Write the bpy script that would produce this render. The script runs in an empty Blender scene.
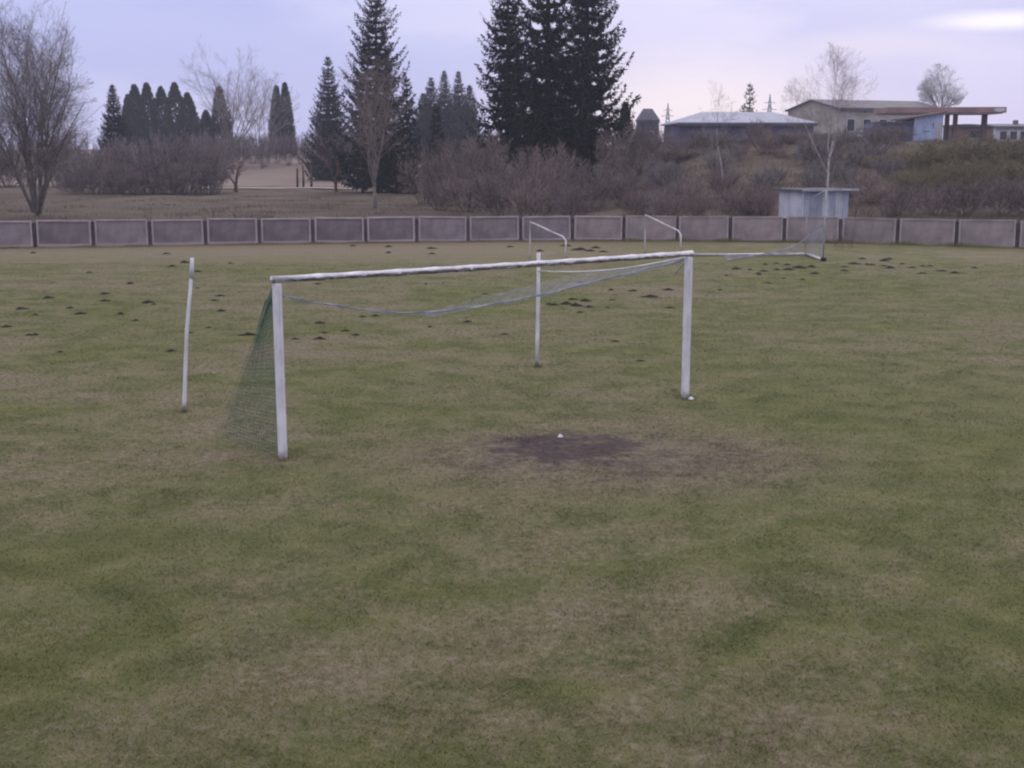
import bpy, math, random
import numpy as np
from mathutils import Vector, Matrix

scene = bpy.context.scene
COL = scene.collection
R = math.radians
rnd = random.Random(7)

# ------------------------------------------------------------------ camera
F, HORIZON, HC = 1225.0, 152.0, 4.10
PITCH = math.atan((384 - HORIZON) / F)
CP, SP = math.cos(PITCH), math.sin(PITCH)

cam_d = bpy.data.cameras.new('camera')
cam = bpy.data.objects.new('camera', cam_d)
COL.objects.link(cam)
cam.location = (0, 0, HC)
cam.rotation_euler = (math.pi / 2 - PITCH, 0, 0)
cam_d.sensor_width = 36.0
cam_d.lens = F / 1024 * 36.0
cam_d.clip_start = 0.1
cam_d.clip_end = 9000
scene.camera = cam


def sm(a, b, t):
    t = min(1.0, max(0.0, (t - a) / (b - a)))
    return t * t * (3 - 2 * t)


def ground(px, py, z=0.0):
    """where the line of sight of a photo point meets the level z"""
    dx, dz = (px - 512) / F, -(py - 384) / F
    D = (dx, CP + dz * SP, -SP + dz * CP)
    t = (z - HC) / D[2]
    return Vector((D[0] * t, D[1] * t, z))


def height_at(py, y):
    """world height seen at photo row py at distance y"""
    dz = -(py - 384) / F
    return HC + y * (-SP + dz * CP) / (CP + dz * SP)


def x_at(px, y, z):
    return (px - 512) / F * (y * CP - (z - HC) * SP)


def terrain(x, y):
    right = sm(2, 16, x - (y - 60) * 0.06)
    bank = right * 4.9 * sm(60, 108, y)
    left = (1 - right) * 4.6 * sm(165, 260, y)
    return bank + left


def tpoint(px, y):
    x = x_at(px, y, 0)
    for _ in range(3):
        x = x_at(px, y, terrain(x, y))
    return Vector((x, y, terrain(x, y)))


# ------------------------------------------------------------------ materials
def new_mat(name):
    m = bpy.data.materials.new(name)
    m.use_nodes = True
    nt = m.node_tree
    b = nt.nodes['Principled BSDF']
    return m, nt, b


class N:
    """small helper to wire nodes"""
    def __init__(self, nt):
        self.nt = nt

    def node(self, t, **kw):
        n = self.nt.nodes.new(t)
        for k, v in kw.items():
            setattr(n, k, v)
        return n

    def put(self, sock, v):
        if hasattr(v, 'is_output'):
            self.nt.links.new(v, sock)
        else:
            sock.default_value = v

    def math(self, op, a, b=0.0, clamp=False):
        n = self.node('ShaderNodeMath', operation=op, use_clamp=clamp)
        self.put(n.inputs[0], a)
        self.put(n.inputs[1], b)
        return n.outputs[0]

    def mix(self, f, a, b, blend='MIX'):
        n = self.node('ShaderNodeMix', data_type='RGBA', blend_type=blend)
        self.put(n.inputs['Factor'], f)
        for s, v in ((6, a), (7, b)):
            self.put(n.inputs[s], v if hasattr(v, 'is_output') else (*v, 1))
        return n.outputs[2]

    def noise(self, vec, scale, detail=4, rough=0.55, dist=0.0):
        n = self.node('ShaderNodeTexNoise')
        self.put(n.inputs['Vector'], vec)
        n.inputs['Scale'].default_value = scale
        n.inputs['Detail'].default_value = detail
        n.inputs['Roughness'].default_value = rough
        n.inputs['Distortion'].default_value = dist
        return n.outputs['Fac']

    def ramp(self, f, a, b):
        """smooth step of f between a and b"""
        n = self.node('ShaderNodeMapRange', interpolation_type='SMOOTHSTEP')
        self.put(n.inputs[0], f)
        n.inputs[1].default_value = a
        n.inputs[2].default_value = b
        return n.outputs[0]

    def scale(self, vec, s):
        n = self.node('ShaderNodeVectorMath', operation='MULTIPLY')
        self.put(n.inputs[0], vec)
        n.inputs[1].default_value = s
        return n.outputs[0]

    def pos(self):
        return self.node('ShaderNodeNewGeometry').outputs['Position']

    def objco(self):
        return self.node('ShaderNodeTexCoord').outputs['Object']

    def blob(self, xyz, cx, cy, rx, ry, ang=0.0):
        """1 inside an ellipse on the ground, falling to 0 at its rim"""
        sep = self.node('ShaderNodeSeparateXYZ')
        self.put(sep.inputs[0], xyz)
        c, s = math.cos(ang), math.sin(ang)
        dx = self.math('SUBTRACT', sep.outputs[0], cx)
        dy = self.math('SUBTRACT', sep.outputs[1], cy)
        u = self.math('ADD', self.math('MULTIPLY', dx, c / rx), self.math('MULTIPLY', dy, s / rx))
        v = self.math('ADD', self.math('MULTIPLY', dx, -s / ry), self.math('MULTIPLY', dy, c / ry))
        d = self.math('ADD', self.math('MULTIPLY', u, u), self.math('MULTIPLY', v, v))
        return self.math('SUBTRACT', 1.0, d, clamp=True)

    def band(self, xyz, p, q, w):
        """1 on the stretch p-q of the ground, falling to 0 at w from it"""
        d = (q - p).xy
        L = d.length
        a = math.atan2(d.y, d.x)
        m = (p + q) / 2
        sep = self.node('ShaderNodeSeparateXYZ')
        self.put(sep.inputs[0], xyz)
        c, s = math.cos(a), math.sin(a)
        dx = self.math('SUBTRACT', sep.outputs[0], m.x)
        dy = self.math('SUBTRACT', sep.outputs[1], m.y)
        u = self.math('ADD', self.math('MULTIPLY', dx, c), self.math('MULTIPLY', dy, s))
        v = self.math('ADD', self.math('MULTIPLY', dx, -s), self.math('MULTIPLY', dy, c))
        fv = self.math('SUBTRACT', 1.0, self.math('MULTIPLY', self.math('ABSOLUTE', v), 1 / w), clamp=True)
        fu = self.ramp(self.math('ABSOLUTE', u), L / 2 + .4, L / 2 - .4)
        return self.math('MULTIPLY', fu, fv)


def plain(name, col, rough=0.8, var=0.25, scale=3.0, spread=0.0, metal=0.0, bump=0.0, streak=0.0):
    """rough surface whose colour drifts a little with noise in object space"""
    m, nt, b = new_mat(name)
    n = N(nt)
    f = n.noise(n.objco(), scale, 5)
    lo = tuple(c * (1 - var) for c in col)
    hi = tuple(min(1, c * (1 + var)) for c in col)
    c = n.mix(n.ramp(f, .3, .7), lo, hi)
    if streak:
        oi2 = n.node('ShaderNodeObjectInfo').outputs['Random']
        ofs = n.node('ShaderNodeVectorMath', operation='ADD')
        n.put(ofs.inputs[0], n.scale(n.objco(), (2.6, 2.6, .8)))
        cx = n.node('ShaderNodeCombineXYZ')
        n.put(cx.inputs[0], n.math('MULTIPLY', oi2, 50))
        n.put(ofs.inputs[1], cx.outputs[0])
        g2 = n.noise(ofs.outputs[0], 1.1, 6, .65, .2)
        c = n.mix(n.math('MULTIPLY', n.ramp(g2, .45, .72), streak), c, n.mix(1.0, c, (.55, .52, .50), 'MULTIPLY'))
    if spread:
        oi = n.node('ShaderNodeObjectInfo').outputs['Random']
        g = n.math('ADD', n.math('MULTIPLY', oi, 2 * spread), 1 - spread)
        hs = n.node('ShaderNodeHueSaturation')
        n.put(hs.inputs['Value'], g)
        n.put(hs.inputs['Color'], c)
        c = hs.outputs[0]
    n.put(b.inputs['Base Color'], c)
    b.inputs['Roughness'].default_value = rough
    b.inputs['Metallic'].default_value = metal
    b.inputs['Specular IOR Level'].default_value = 0.25
    if bump:
        bp = n.node('ShaderNodeBump')
        bp.inputs['Distance'].default_value = bump
        n.put(bp.inputs['Height'], n.noise(n.objco(), scale * 3, 6, .65))
        n.put(b.inputs['Normal'], bp.outputs[0])
    return m


PATCH = ground(568, 448)


def turf_colour(n):
    """colour of the worn pitch, shared by the ground and the blades that grow from it"""
    p = n.pos()
    flat = n.scale(p, (1, 1, 0))
    big = n.noise(flat, 0.16, 4, .55, .6)
    streak = n.noise(n.scale(p, (.32, .75, 0)), 1.0, 5, .6, .4)
    mid = n.noise(flat, 1.3, 5, .6, .3)
    fine = n.noise(flat, 9, 4, .65)
    tiny = n.noise(flat, 46, 3, .7)
    green = n.mix(n.ramp(mid, .3, .72), (.104, .118, .042), (.168, .170, .068))
    straw = n.mix(n.ramp(fine, .3, .7), (.168, .138, .094), (.275, .228, .165))
    drive = n.math('ADD', n.math('MULTIPLY', big, .40), n.math('MULTIPLY', streak, .32))
    drive = n.math('ADD', drive, n.math('MULTIPLY', mid, .18))
    drive = n.math('ADD', drive, n.math('MULTIPLY', fine, .26))
    f = n.math('MULTIPLY', n.ramp(drive, .505, .72), .93)
    # worn, bleached places
    for (px, py, rx, ry, k) in ((600, 458, 4.6, 2.7, .95), (790, 722, .7, .55, .8), (440, 665, 1.5, .8, .55),
                                (330, 660, 1.1, .5, .4), (275, 460, .8, .5, .7), (985, 330, 3, 2.2, .05),
                                (200, 700, .8, 1, .3)):
        c = ground(px, py)
        b = n.blob(n.scale(p, (1, 1, 0)), c.x, c.y, rx, ry)
        b = n.math('MULTIPLY', n.math('MULTIPLY', b, k), n.ramp(n.math('ADD', fine, n.math('MULTIPLY', mid, .8)), .5, .98))
        f = n.math('MAXIMUM', f, b)
    # greener growth
    for (px, py, rx, ry, k) in ((300, 540, 2.2, 1.3, .8), (420, 400, 3, 2.4, .55), (560, 690, .6, .35, .9), (950, 470, 2.4, 2.2, .5),
                                (90, 560, 2.2, 2, .6), (980, 300, 8, 7, .5), (965, 402, 4.5, 4.5, .85), (640, 330, 4, 5, .35)):
        c = ground(px, py)
        b = n.blob(p, c.x, c.y, rx, ry)
        f = n.math('MULTIPLY', f, n.math('SUBTRACT', 1.0, n.math('MULTIPLY', b, k)))
    # what is left of an old chalk line
    l = n.band(p, ground(715, 585), ground(425, 668), .22)
    l = n.math('MULTIPLY', l, n.ramp(fine, .38, .62))
    f = n.math('MAXIMUM', f, n.math('MULTIPLY', l, .95))
    # a dry yellow margin along the fence
    sep = n.node('ShaderNodeSeparateXYZ')
    n.put(sep.inputs[0], p)
    yy = n.math('ADD', sep.outputs[1], n.math('MULTIPLY', mid, 5))
    dry = n.ramp(yy, 43, 55)
    lft = n.ramp(n.math('ADD', sep.outputs[0], n.math('MULTIPLY', big, 8)), 14, 2)
    dry = n.math('MULTIPLY', n.math('MULTIPLY', dry, n.math('ADD', n.math('MULTIPLY', lft, .65), .2)), .95)
    f = n.math('MAXIMUM', f, dry)
    col = n.mix(f, green, straw)
    # trampled soil in the goal mouth
    wob = n.math('MULTIPLY', n.math('SUBTRACT', n.noise(n.scale(p, (1.5, 2.0, 0)), 1.0, 9, .74, .3), .5), 4.2)
    soil = n.blob(p, PATCH.x, PATCH.y, 1.6, 1.5, -.25)
    soil2 = n.blob(p, PATCH.x + .7, PATCH.y - .5, 3.7, 2.3, -.1)
    s = n.math('MULTIPLY', n.ramp(n.math('ADD', soil, wob), -.1, 1.0), n.ramp(n.math('ADD', soil, 0), .0, .75))
    s2 = n.math('MULTIPLY', n.ramp(n.math('ADD', soil2, wob), .2, 1.5), n.ramp(soil2, .0, .6))
    bare = n.math('MAXIMUM', n.math('MULTIPLY', s, .92), n.math('MULTIPLY', s2, .62))
    col = n.mix(bare, col, n.mix(n.ramp(fine, .3, .7), (.046, .035, .036), (.090, .069, .069)))
    # grit
    col = n.mix(n.math('MULTIPLY', n.ramp(tiny, .35, .75), .3), col, n.mix(1.0, col, (.5, .5, .5), 'MULTIPLY'))
    return col, fine, tiny, mid, bare


def mat_ground():
    m, nt, b = new_mat('pitch_and_land')
    n = N(nt)
    col, fine, tiny, mid, bare = turf_colour(n)
    p = n.pos()
    sep = n.node('ShaderNodeSeparateXYZ')
    n.put(sep.inputs[0], p)
    flat = n.scale(p, (1, 1, 0))
    rough_land = n.mix(n.ramp(n.noise(n.scale(p, (.05, .12, 0)), 1, 6, .65), .35, .65), (.086, .068, .053), (.150, .120, .092))
    rough_land = n.mix(n.math('MULTIPLY', n.ramp(n.noise(flat, .9, 5, .7), .4, .7), .45), rough_land, (.090, .082, .046))
    pale = n.mix(n.noise(n.scale(p, (.02, .2, 0)), 1, 5), (.19, .152, .128), (.265, .212, .175))
    far = n.math('MULTIPLY', n.ramp(sep.outputs[1], 145, 156), n.ramp(sep.outputs[0], -4, -16))
    land = n.mix(far, rough_land, pale)
    beyond = n.ramp(n.math('ADD', sep.outputs[1], n.math('MULTIPLY', n.math('ABSOLUTE', n.math('ADD', sep.outputs[0], 0.0)), .075)), 57.2, 57.8)
    n.put(b.inputs['Base Color'], n.mix(beyond, col, land))
    b.inputs['Roughness'].default_value = .95
    b.inputs['Specular IOR Level'].default_value = .08
    bp = n.node('ShaderNodeBump')
    bp.inputs['Distance'].default_value = .05
    bp.inputs['Strength'].default_value = .8
    h = n.math('ADD', n.math('MULTIPLY', fine, .6), n.math('MULTIPLY', tiny, .5))
    n.put(bp.inputs['Height'], n.math('ADD', h, mid))
    n.put(b.inputs['Normal'], bp.outputs[0])
    return m


def mat_blades():
    m, nt, b = new_mat('grass_blades')
    n = N(nt)
    col, fine, tiny, mid, bare = turf_colour(n)
    v = n.noise(n.scale(n.pos(), (1, 1, 0)), 150, 1)
    col = n.mix(n.ramp(v, .40, .70), n.mix(1.0, col, (1.0, 1.05, .92), 'MULTIPLY'), n.mix(1.0, col, (1.45, 1.36, 1.32), 'MULTIPLY'))
    n.put(b.inputs['Base Color'], col)
    b.inputs['Roughness'].default_value = .7
    b.inputs['Specular IOR Level'].default_value = .15
    return m


def mat_white_paint(name, wear, rust=(.10, .065, .045), under=False):
    """white paint, chipped where a stretched noise passes the wear level"""
    m, nt, b = new_mat(name)
    n = N(nt)
    o = n.objco()
    chips = n.noise(n.scale(o, (2.6, 9, 9)), 1.6, 8, .75, .5)
    grime = n.noise(n.scale(o, (3, 3, 1.2)), 2.0, 5, .6)
    paint = n.mix(n.ramp(grime, .3, .75), (.84, .82, .83), (.60, .58, .58))
    if under:
        sp = n.node('ShaderNodeSeparateXYZ')
        n.put(sp.inputs[0], o)
        low = n.ramp(sp.outputs[2], 2.470, 2.425)
        chips = n.math('ADD', chips, n.math('MULTIPLY', n.math('SUBTRACT', low, .56), .25))
    f = n.math('MULTIPLY', n.ramp(chips, .5 + (.28 - wear), .58 + (.28 - wear)), .9)
    full = n.mix(f, paint, n.mix(n.ramp(grime, .4, .6), rust, (.19, .15, .13)))
    if not under:
        sz = n.node('ShaderNodeSeparateXYZ')
        n.put(sz.inputs[0], o)
        mud = n.ramp(n.math('ADD', sz.outputs[2], n.math('MULTIPLY', chips, .5)), .42, .22)
        full = n.mix(n.math('MULTIPLY', mud, .75), full, (.13, .10, .08))
    n.put(b.inputs['Base Color'], full)
    b.inputs['Roughness'].default_value = .55
    bp = n.node('ShaderNodeBump')
    bp.inputs['Distance'].default_value = .0012
    bp.invert = True
    n.put(bp.inputs['Height'], f)
    n.put(b.inputs['Normal'], bp.outputs[0])
    return m


def mat_leaf(name, a, c, spread=.15):
    m, nt, b = new_mat(name)
    n = N(nt)
    f = n.ramp(n.noise(n.objco(), .55, 4, .6), .35, .65)
    g = n.ramp(n.noise(n.objco(), 4.0, 2, .6), .3, .75)
    col = n.mix(n.math('ADD', n.math('MULTIPLY', f, .6), n.math('MULTIPLY', g, .4)), a, c)
    oi = n.node('ShaderNodeObjectInfo').outputs['Random']
    hs = n.node('ShaderNodeHueSaturation')
    n.put(hs.inputs['Value'], n.math('ADD', n.math('MULTIPLY', oi, 2 * spread), 1 - spread))
    n.put(hs.inputs['Color'], col)
    n.put(b.inputs['Base Color'], hs.outputs[0])
    b.inputs['Roughness'].default_value = .75
    b.inputs['Specular IOR Level'].default_value = .15
    return m


M = dict(
    ground=mat_ground(),
    blades=mat_blades(),
    post=mat_white_paint('goal_post_paint', .10),
    bar=mat_white_paint('crossbar_paint', .25, (.080, .060, .062), under=True),
    stake=mat_white_paint('stake_paint', .12, (.16, .13, .11)),
    pipe=plain('pale_pipe_paint', (.62, .60, .58), .5, .2, 6),
    steel=plain('galvanised_pipe', (.40, .41, .42), .45, .2, 5, metal=.3),
    dark=plain('dark_rubber', (.02, .018, .018), .7),
    net_green=plain('green_net_cord', (.055, .140, .110), .9, .2, 3),
    net_grey=plain('faded_net_cord', (.36, .37, .41), .9, .15, 3),
    rope=plain('white_rope', (.70, .70, .72), .9, .1, 6),
    soil=plain('mole_soil', (.026, .019, .015), .95, .5, 14, bump=.03),
    frame=plain('concrete_panel_rim', (.40, .338, .332), .9, .16, 1.3, .08, bump=.01),
    infill=plain('concrete_panel_field', (.240, .204, .204), .95, .25, 1.1, .16, bump=.015, streak=.3),
    infill_pale=plain('pale_concrete_field', (.325, .272, .258), .95, .22, 1.1, .12, bump=.015, streak=.3),
    fpost=plain('fence_post_concrete', (.080, .066, .068), .95, .25, 2, .15),
    bark=plain('grey_brown_bark', (.155, .130, .112), .95, .3, 3, .1, bump=.02),
    bark_pale=plain('pale_bark', (.20, .175, .155), .95, .3, 3, .1, bump=.02),
    bark_dark=plain('dark_bark', (.085, .070, .065), .95, .3, 3, .1),
    bark_rust=plain('rusty_bark', (.150, .088, .058), .95, .3, 3, .1),
    birch=plain('birch_bark', (.38, .345, .325), .9, .45, 2.2, .1),
    twig=plain('grey_twigs', (.270, .240, .235), .95, .25, .6, .12),
    twig_brown=plain('brown_twigs', (.272, .210, .182), .95, .28, .5, .16),
    twig_violet=plain('violet_brown_twigs', (.245, .192, .182), .95, .28, .5, .16),
    twig_olive=plain('olive_twigs', (.225, .195, .105), .95, .25, .5, .12),
    twig_pale=plain('pale_green_grey_twigs', (.36, .37, .33), .95, .25, .5, .1),
    spruce=mat_leaf('spruce_needles', (.008, .014, .010), (.026, .038, .023)),
    spruce_hazed=mat_leaf('haze_tinted_spruce_needles', (.022, .030, .030), (.050, .062, .056)),  # paler, bluer copy of the spruce needles: distance haze put into the colour
    thuja=mat_leaf('thuja_foliage', (.020, .030, .022), (.046, .058, .038)),
    dry=plain('dead_stalks', (.21, .16, .10), .95, .35, 2, .1),
    straw=mat_leaf('dead_grass_blades', (.098, .075, .060), (.172, .133, .104)),
    wood=plain('weathered_wood', (.10, .072, .055), .95, .3, 4, .2),
    sheet_blue=plain('pale_blue_sheet_metal', (.36, .385, .45), .55, .14, 1.5, streak=.7),
    sheet_white=plain('whitish_sheet_metal', (.53, .545, .58), .55, .14, 1.5, streak=.7),
    sheet_mid=plain('grey_blue_sheet_metal', (.27, .30, .365), .55, .2, 1.5, streak=.7),
    roof_felt=plain('roofing_felt', (.10, .10, .115), .85, .25, 2),
    roof_edge=plain('pale_roof_edge', (.36, .37, .40), .6, .2, 2),
    roof_pale=plain('pale_blue_roof_sheets', (.27, .285, .365), .6, .12, .6),
    roof_dark=plain('dark_grey_roof', (.10, .10, .12), .7, .2, .6),
    wall_slate=plain('slate_blue_wall', (.130, .125, .175), .9, .22, .4, streak=.7),
    wall_beige=plain('beige_render', (.42, .385, .335), .9, .15, .5, streak=.7),
    wall_blue=plain('light_blue_wall', (.36, .42, .57), .8, .12, .5, streak=.7),
    wall_navy=plain('blue_wall', (.145, .165, .26), .8, .18, .5),
    wall_white=plain('off_white_wall', (.62, .61, .62), .85, .1, .5, streak=.7),
    wall_brown=plain('brown_wall', (.17, .12, .10), .9, .2, .5),
    fascia=plain('rust_red_fascia', (.29, .185, .165), .6, .2, .5),
    glass=plain('dark_window_glass', (.03, .035, .05), .1, .2, 1),
    pylon=plain('grey_lattice_steel', (.30, .30, .34), .6, .1, 1),
    paper=plain('white_paper', (.80, .80, .80), .8, .08, 9),
    path=plain('pale_gravel', (.40, .345, .30), .95, .2, .4),
)


def corrugated(m, axis_scale, depth=.02):
    nt = m.node_tree
    n = N(nt)
    w = n.node('ShaderNodeTexWave', wave_type='BANDS', bands_direction='X')
    n.put(w.inputs['Vector'], n.objco())
    w.inputs['Scale'].default_value = axis_scale
    bp = n.node('ShaderNodeBump')
    bp.inputs['Distance'].default_value = depth
    n.put(bp.inputs['Height'], w.outputs['Fac'])
    n.put(nt.nodes['Principled BSDF'].inputs['Normal'], bp.outputs[0])


for k in ('sheet_blue', 'sheet_white', 'sheet_mid'):
    corrugated(M[k], 2.2)
corrugated(M['roof_pale'], .7, .012)


# ------------------------------------------------------------------ mesh building
class MB:
    def __init__(self):
        self.v, self.f = [], []

    def box(self, c, s, rz=0.0, mat=None):
        sx, sy, sz = s[0] / 2, s[1] / 2, s[2] / 2
        co, si = math.cos(rz), math.sin(rz)
        b = len(self.v)
        for z in (-sz, sz):
            for x, y in ((-sx, -sy), (sx, -sy), (sx, sy), (-sx, sy)):
                self.v.append((c[0] + x * co - y * si, c[1] + x * si + y * co, c[2] + z))
        for q in ((3, 2, 1, 0), (4, 5, 6, 7), (0, 1, 5, 4), (1, 2, 6, 5), (2, 3, 7, 6), (3, 0, 4, 7)):
            self.f.append(tuple(b + i for i in q))
        return self

    def tube(self, pts, radii, sides=6, caps=True):
        pts = [Vector(p) for p in pts]
        if not hasattr(radii, '__len__'):
            radii = [radii] * len(pts)
        b0 = len(self.v)
        n = len(pts)
        ref = None
        for i, p in enumerate(pts):
            d = (pts[min(i + 1, n - 1)] - pts[max(i - 1, 0)])
            if d.length < 1e-9:
                d = Vector((0, 0, 1))
            d.normalize()
            if ref is None:
                ref = Vector((1, 0, 0)) if abs(d.x) < .8 else Vector((0, 1, 0))
            u = d.cross(ref)
            if u.length < 1e-4:
                u = d.cross(Vector((0, 1, 0.3)))
            u.normalize()
            w = d.cross(u)
            ref = w.cross(d)
            for k in range(sides):
                a = 2 * math.pi * k / sides
                q = p + (u * math.cos(a) + w * math.sin(a)) * radii[i]
                self.v.append((q.x, q.y, q.z))
        for i in range(n - 1):
            for k in range(sides):
                a, b = b0 + i * sides + k, b0 + i * sides + (k + 1) % sides
                self.f.append((a, b, b + sides, a + sides))
        if caps:
            self.f.append(tuple(b0 + k for k in reversed(range(sides))))
            self.f.append(tuple(b0 + (n - 1) * sides + k for k in range(sides)))
        return self

    def poly(self, pts):
        b = len(self.v)
        self.v += [tuple(p) for p in pts]
        self.f.append(tuple(range(b, b + len(pts))))
        return self

    def prism(self, pts, offset):
        """closed solid from an outline moved by offset"""
        b, n = len(self.v), len(pts)
        self.v += [tuple(p) for p in pts]
        o = Vector(offset)
        self.v += [tuple(Vector(p) + o) for p in pts]
        self.f.append(tuple(b + i for i in reversed(range(n))))
        self.f.append(tuple(b + n + i for i in range(n)))
        for i in range(n):
            j = (i + 1) % n
            self.f.append((b + i, b + j, b + n + j, b + n + i))
        return self

    def leaf(self, p, d, side, L, w):
        """one pointed blade: kite of four corners"""
        b = len(self.v)
        m = p + d * (L * .45)
        q = p + d * L
        s = side * (w * .5)
        for c in (p, m - s, q, m + s):
            self.v.append((c.x, c.y, c.z))
        self.f.append((b, b + 1, b + 2, b + 3))

    def mesh(self, name, mat, smooth=False, bevel=0.0, fix=False):
        me = bpy.data.meshes.new(name)
        me.from_pydata(self.v, [], self.f)
        me.materials.append(mat)
        if bevel or fix:
            import bmesh
            bm = bmesh.new()
            bm.from_mesh(me)
            if fix:
                bmesh.ops.recalc_face_normals(bm, faces=bm.faces)
            if bevel:
                es = [e for e in bm.edges if len(e.link_faces) == 2 and e.calc_face_angle(0) > .5]
                bmesh.ops.bevel(bm, geom=es, offset=bevel, segments=2, affect='EDGES', profile=.6)
            bm.to_mesh(me)
            bm.free()
        if smooth:
            me.polygons.foreach_set('use_smooth', [True] * len(me.polygons))
        me.update()
        return me

    def build(self, name, mat, parent=None, **kw):
        o = bpy.data.objects.new(name, self.mesh(name, mat, **kw))
        COL.objects.link(o)
        if parent:
            o.parent = parent
        return o


def tag(o, label, cat, group=None, kind=None):
    o['label'] = label
    o['category'] = cat
    if group:
        o['group'] = group
    if kind:
        o['kind'] = kind
    return o


def thing(name, loc, label, cat, group=None, rz=0.0):
    o = bpy.data.objects.new(name, None)
    o.empty_display_size = .3
    COL.objects.link(o)
    o.location = loc
    o.rotation_euler.z = rz
    return tag(o, label, cat, group)


def copy_tree(o, parent=None):
    c = o.copy()
    COL.objects.link(c)
    c.parent = parent
    for ch in list(o.children):
        copy_tree(ch, c)
    return c


# ------------------------------------------------------------------ sky and light
world = bpy.data.worlds.new('World')
scene.world = world
world.use_nodes = True
nt = world.node_tree
n = N(nt)
SUN_EL, SUN_ROT = R(24), R(14)
sky = n.node('ShaderNodeTexSky', sky_type='NISHITA')
sky.sun_disc = False
sky.sun_elevation = SUN_EL
sky.sun_rotation = SUN_ROT
sky.air_density = 1.2
sky.dust_density = 2.0
vec = n.node('ShaderNodeTexCoord').outputs['Generated']
sep = n.node('ShaderNodeSeparateXYZ')
n.put(sep.inputs[0], vec)
el = sep.outputs[2]
streaks = n.noise(n.scale(vec, (1.0, 1.0, 4.2)), 3.2, 6, .52, .35)
soft = n.noise(n.scale(vec, (1, 1, 2.4)), 1.7, 3, .5, .2)
cloud = n.mix(n.ramp(streaks, .42, .60), (4.5, 5.1, 9.3), (6.0, 6.3, 10.0))
cloud = n.mix(n.math('MULTIPLY', n.ramp(soft, .45, .7), .45), cloud, (7.2, 7.3, 10.2))


def toward(px, py):
    dx, dz = (px - 512) / F, -(py - 384) / F
    return Vector((dx, CP + dz * SP, -SP + dz * CP)).normalized()


def glow(px, py, lo, hi, flat=1.0):
    d = toward(px, py)
    sub = n.node('ShaderNodeVectorMath', operation='SUBTRACT')
    n.put(sub.inputs[0], vec)
    sub.inputs[1].default_value = d
    ln = n.node('ShaderNodeVectorMath', operation='LENGTH')
    n.put(ln.inputs[0], n.scale(sub.outputs[0], (1, 1, flat)))
    return n.ramp(n.math('ADD', ln.outputs['Value'], n.math('MULTIPLY', n.math('SUBTRACT', streaks, .5), .10)), hi, lo)


cloud = n.mix(n.math('MULTIPLY', glow(690, 108, .0, .20, 3.0), .85), cloud, (10.2, 9.4, 10.2))
cloud = n.mix(n.math('MULTIPLY', glow(1000, 21, .0, .062, 6.5), .80), cloud, (10.6, 10.4, 11.2))
cloud = n.mix(n.math('MULTIPLY', glow(880, 45, .0, .10, 6.0), .40), cloud, (8.6, 8.1, 9.8))
# an overcast is brighter overhead than at the horizon
zen = n.ramp(el, .16, .85)
cloud = n.mix(zen, cloud, (14.2, 13.4, 14.8))
col = n.mix(.92, sky.outputs[0], cloud)
bg = nt.nodes['Background']
n.put(bg.inputs['Color'], col)
bg.inputs['Strength'].default_value = .10

sd = bpy.data.lights.new('sun', 'SUN')
sd.energy = .65
sd.angle = R(25)
sd.color = (1, .94, .87)
so = bpy.data.objects.new('sun', sd)
COL.objects.link(so)
dirn = Vector((math.sin(SUN_ROT) * math.cos(SUN_EL), math.cos(SUN_ROT) * math.cos(SUN_EL), math.sin(SUN_EL)))
so.rotation_euler = (-dirn).to_track_quat('-Z', 'Y').to_euler()
so.location = dirn * 200

# ------------------------------------------------------------------ ground, path
def axis(marks):
    out = []
    for a, b, s in marks:
        out += list(np.arange(a, b - 1e-6, s))
    out.append(marks[-1][1])
    return out


xs = axis([(-500, -300, 50), (-300, -100, 20), (-100, -40, 5), (-40, 60, 2), (60, 120, 5), (120, 300, 20), (300, 500, 50)])
ys = axis([(-80, 0, 20), (0, 40, 5), (40, 56, 4), (56, 120, 2), (120, 280, 5), (280, 400, 30), (400, 640, 60)])
gb = MB()
for y in ys:
    for x in xs:
        z = terrain(x, y)
        if y > 58:
            z += .10 * sm(58, 66, y) * (math.sin(x * .7 + y * .4) * math.cos(x * .31 - y * .53))
        gb.v.append((x, y, z))
nx = len(xs)
for j in range(len(ys) - 1):
    for i in range(nx - 1):
        a = j * nx + i
        gb.f.append((a, a + 1, a + nx + 1, a + nx))
g = gb.build('ground', M['ground'], smooth=True)
tag(g, 'worn football pitch running into rough brown land behind the fence', 'ground', kind='structure')

pb = MB()
pc = [tpoint(200, 140), tpoint(236, 141), tpoint(270, 139), tpoint(305, 141), tpoint(334, 139), tpoint(352, 137)]
for a, b in zip(pc, pc[1:]):
    pb.poly([(a.x, a.y - 1.3, terrain(a.x, a.y - 1.3) + .14), (b.x, b.y - 1.3, terrain(b.x, b.y - 1.3) + .14),
             (b.x, b.y + 1.5, terrain(b.x, b.y + 1.5) + .14), (a.x, a.y + 1.5, terrain(a.x, a.y + 1.5) + .14)])
tag(pb.build('path', M['path']), 'pale gravel path crossing the rough grass behind the fence', 'path', kind='structure')


gaps = [(-82, 249), (-22, 248.3), (35.5, 247.7), (93.8, 246.8), (150.4, 246), (205.8, 245), (259.6, 244.2), (313, 243.4), (365.8, 242.8), (416.8, 242.2),
        (468, 241.7), (520.6, 241.2), (572.3, 241), (623.5, 240.8), (677, 240.8), (730, 241.2), (784, 241.8), (840, 242.8), (897, 244.3), (956, 246), (1017, 247.8), (1080, 249.6)]
gpts = [ground(px, py) for px, py in gaps]
GAPS = gpts
GOAL_FEET = (ground(283, 459), ground(685, 398))


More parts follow.
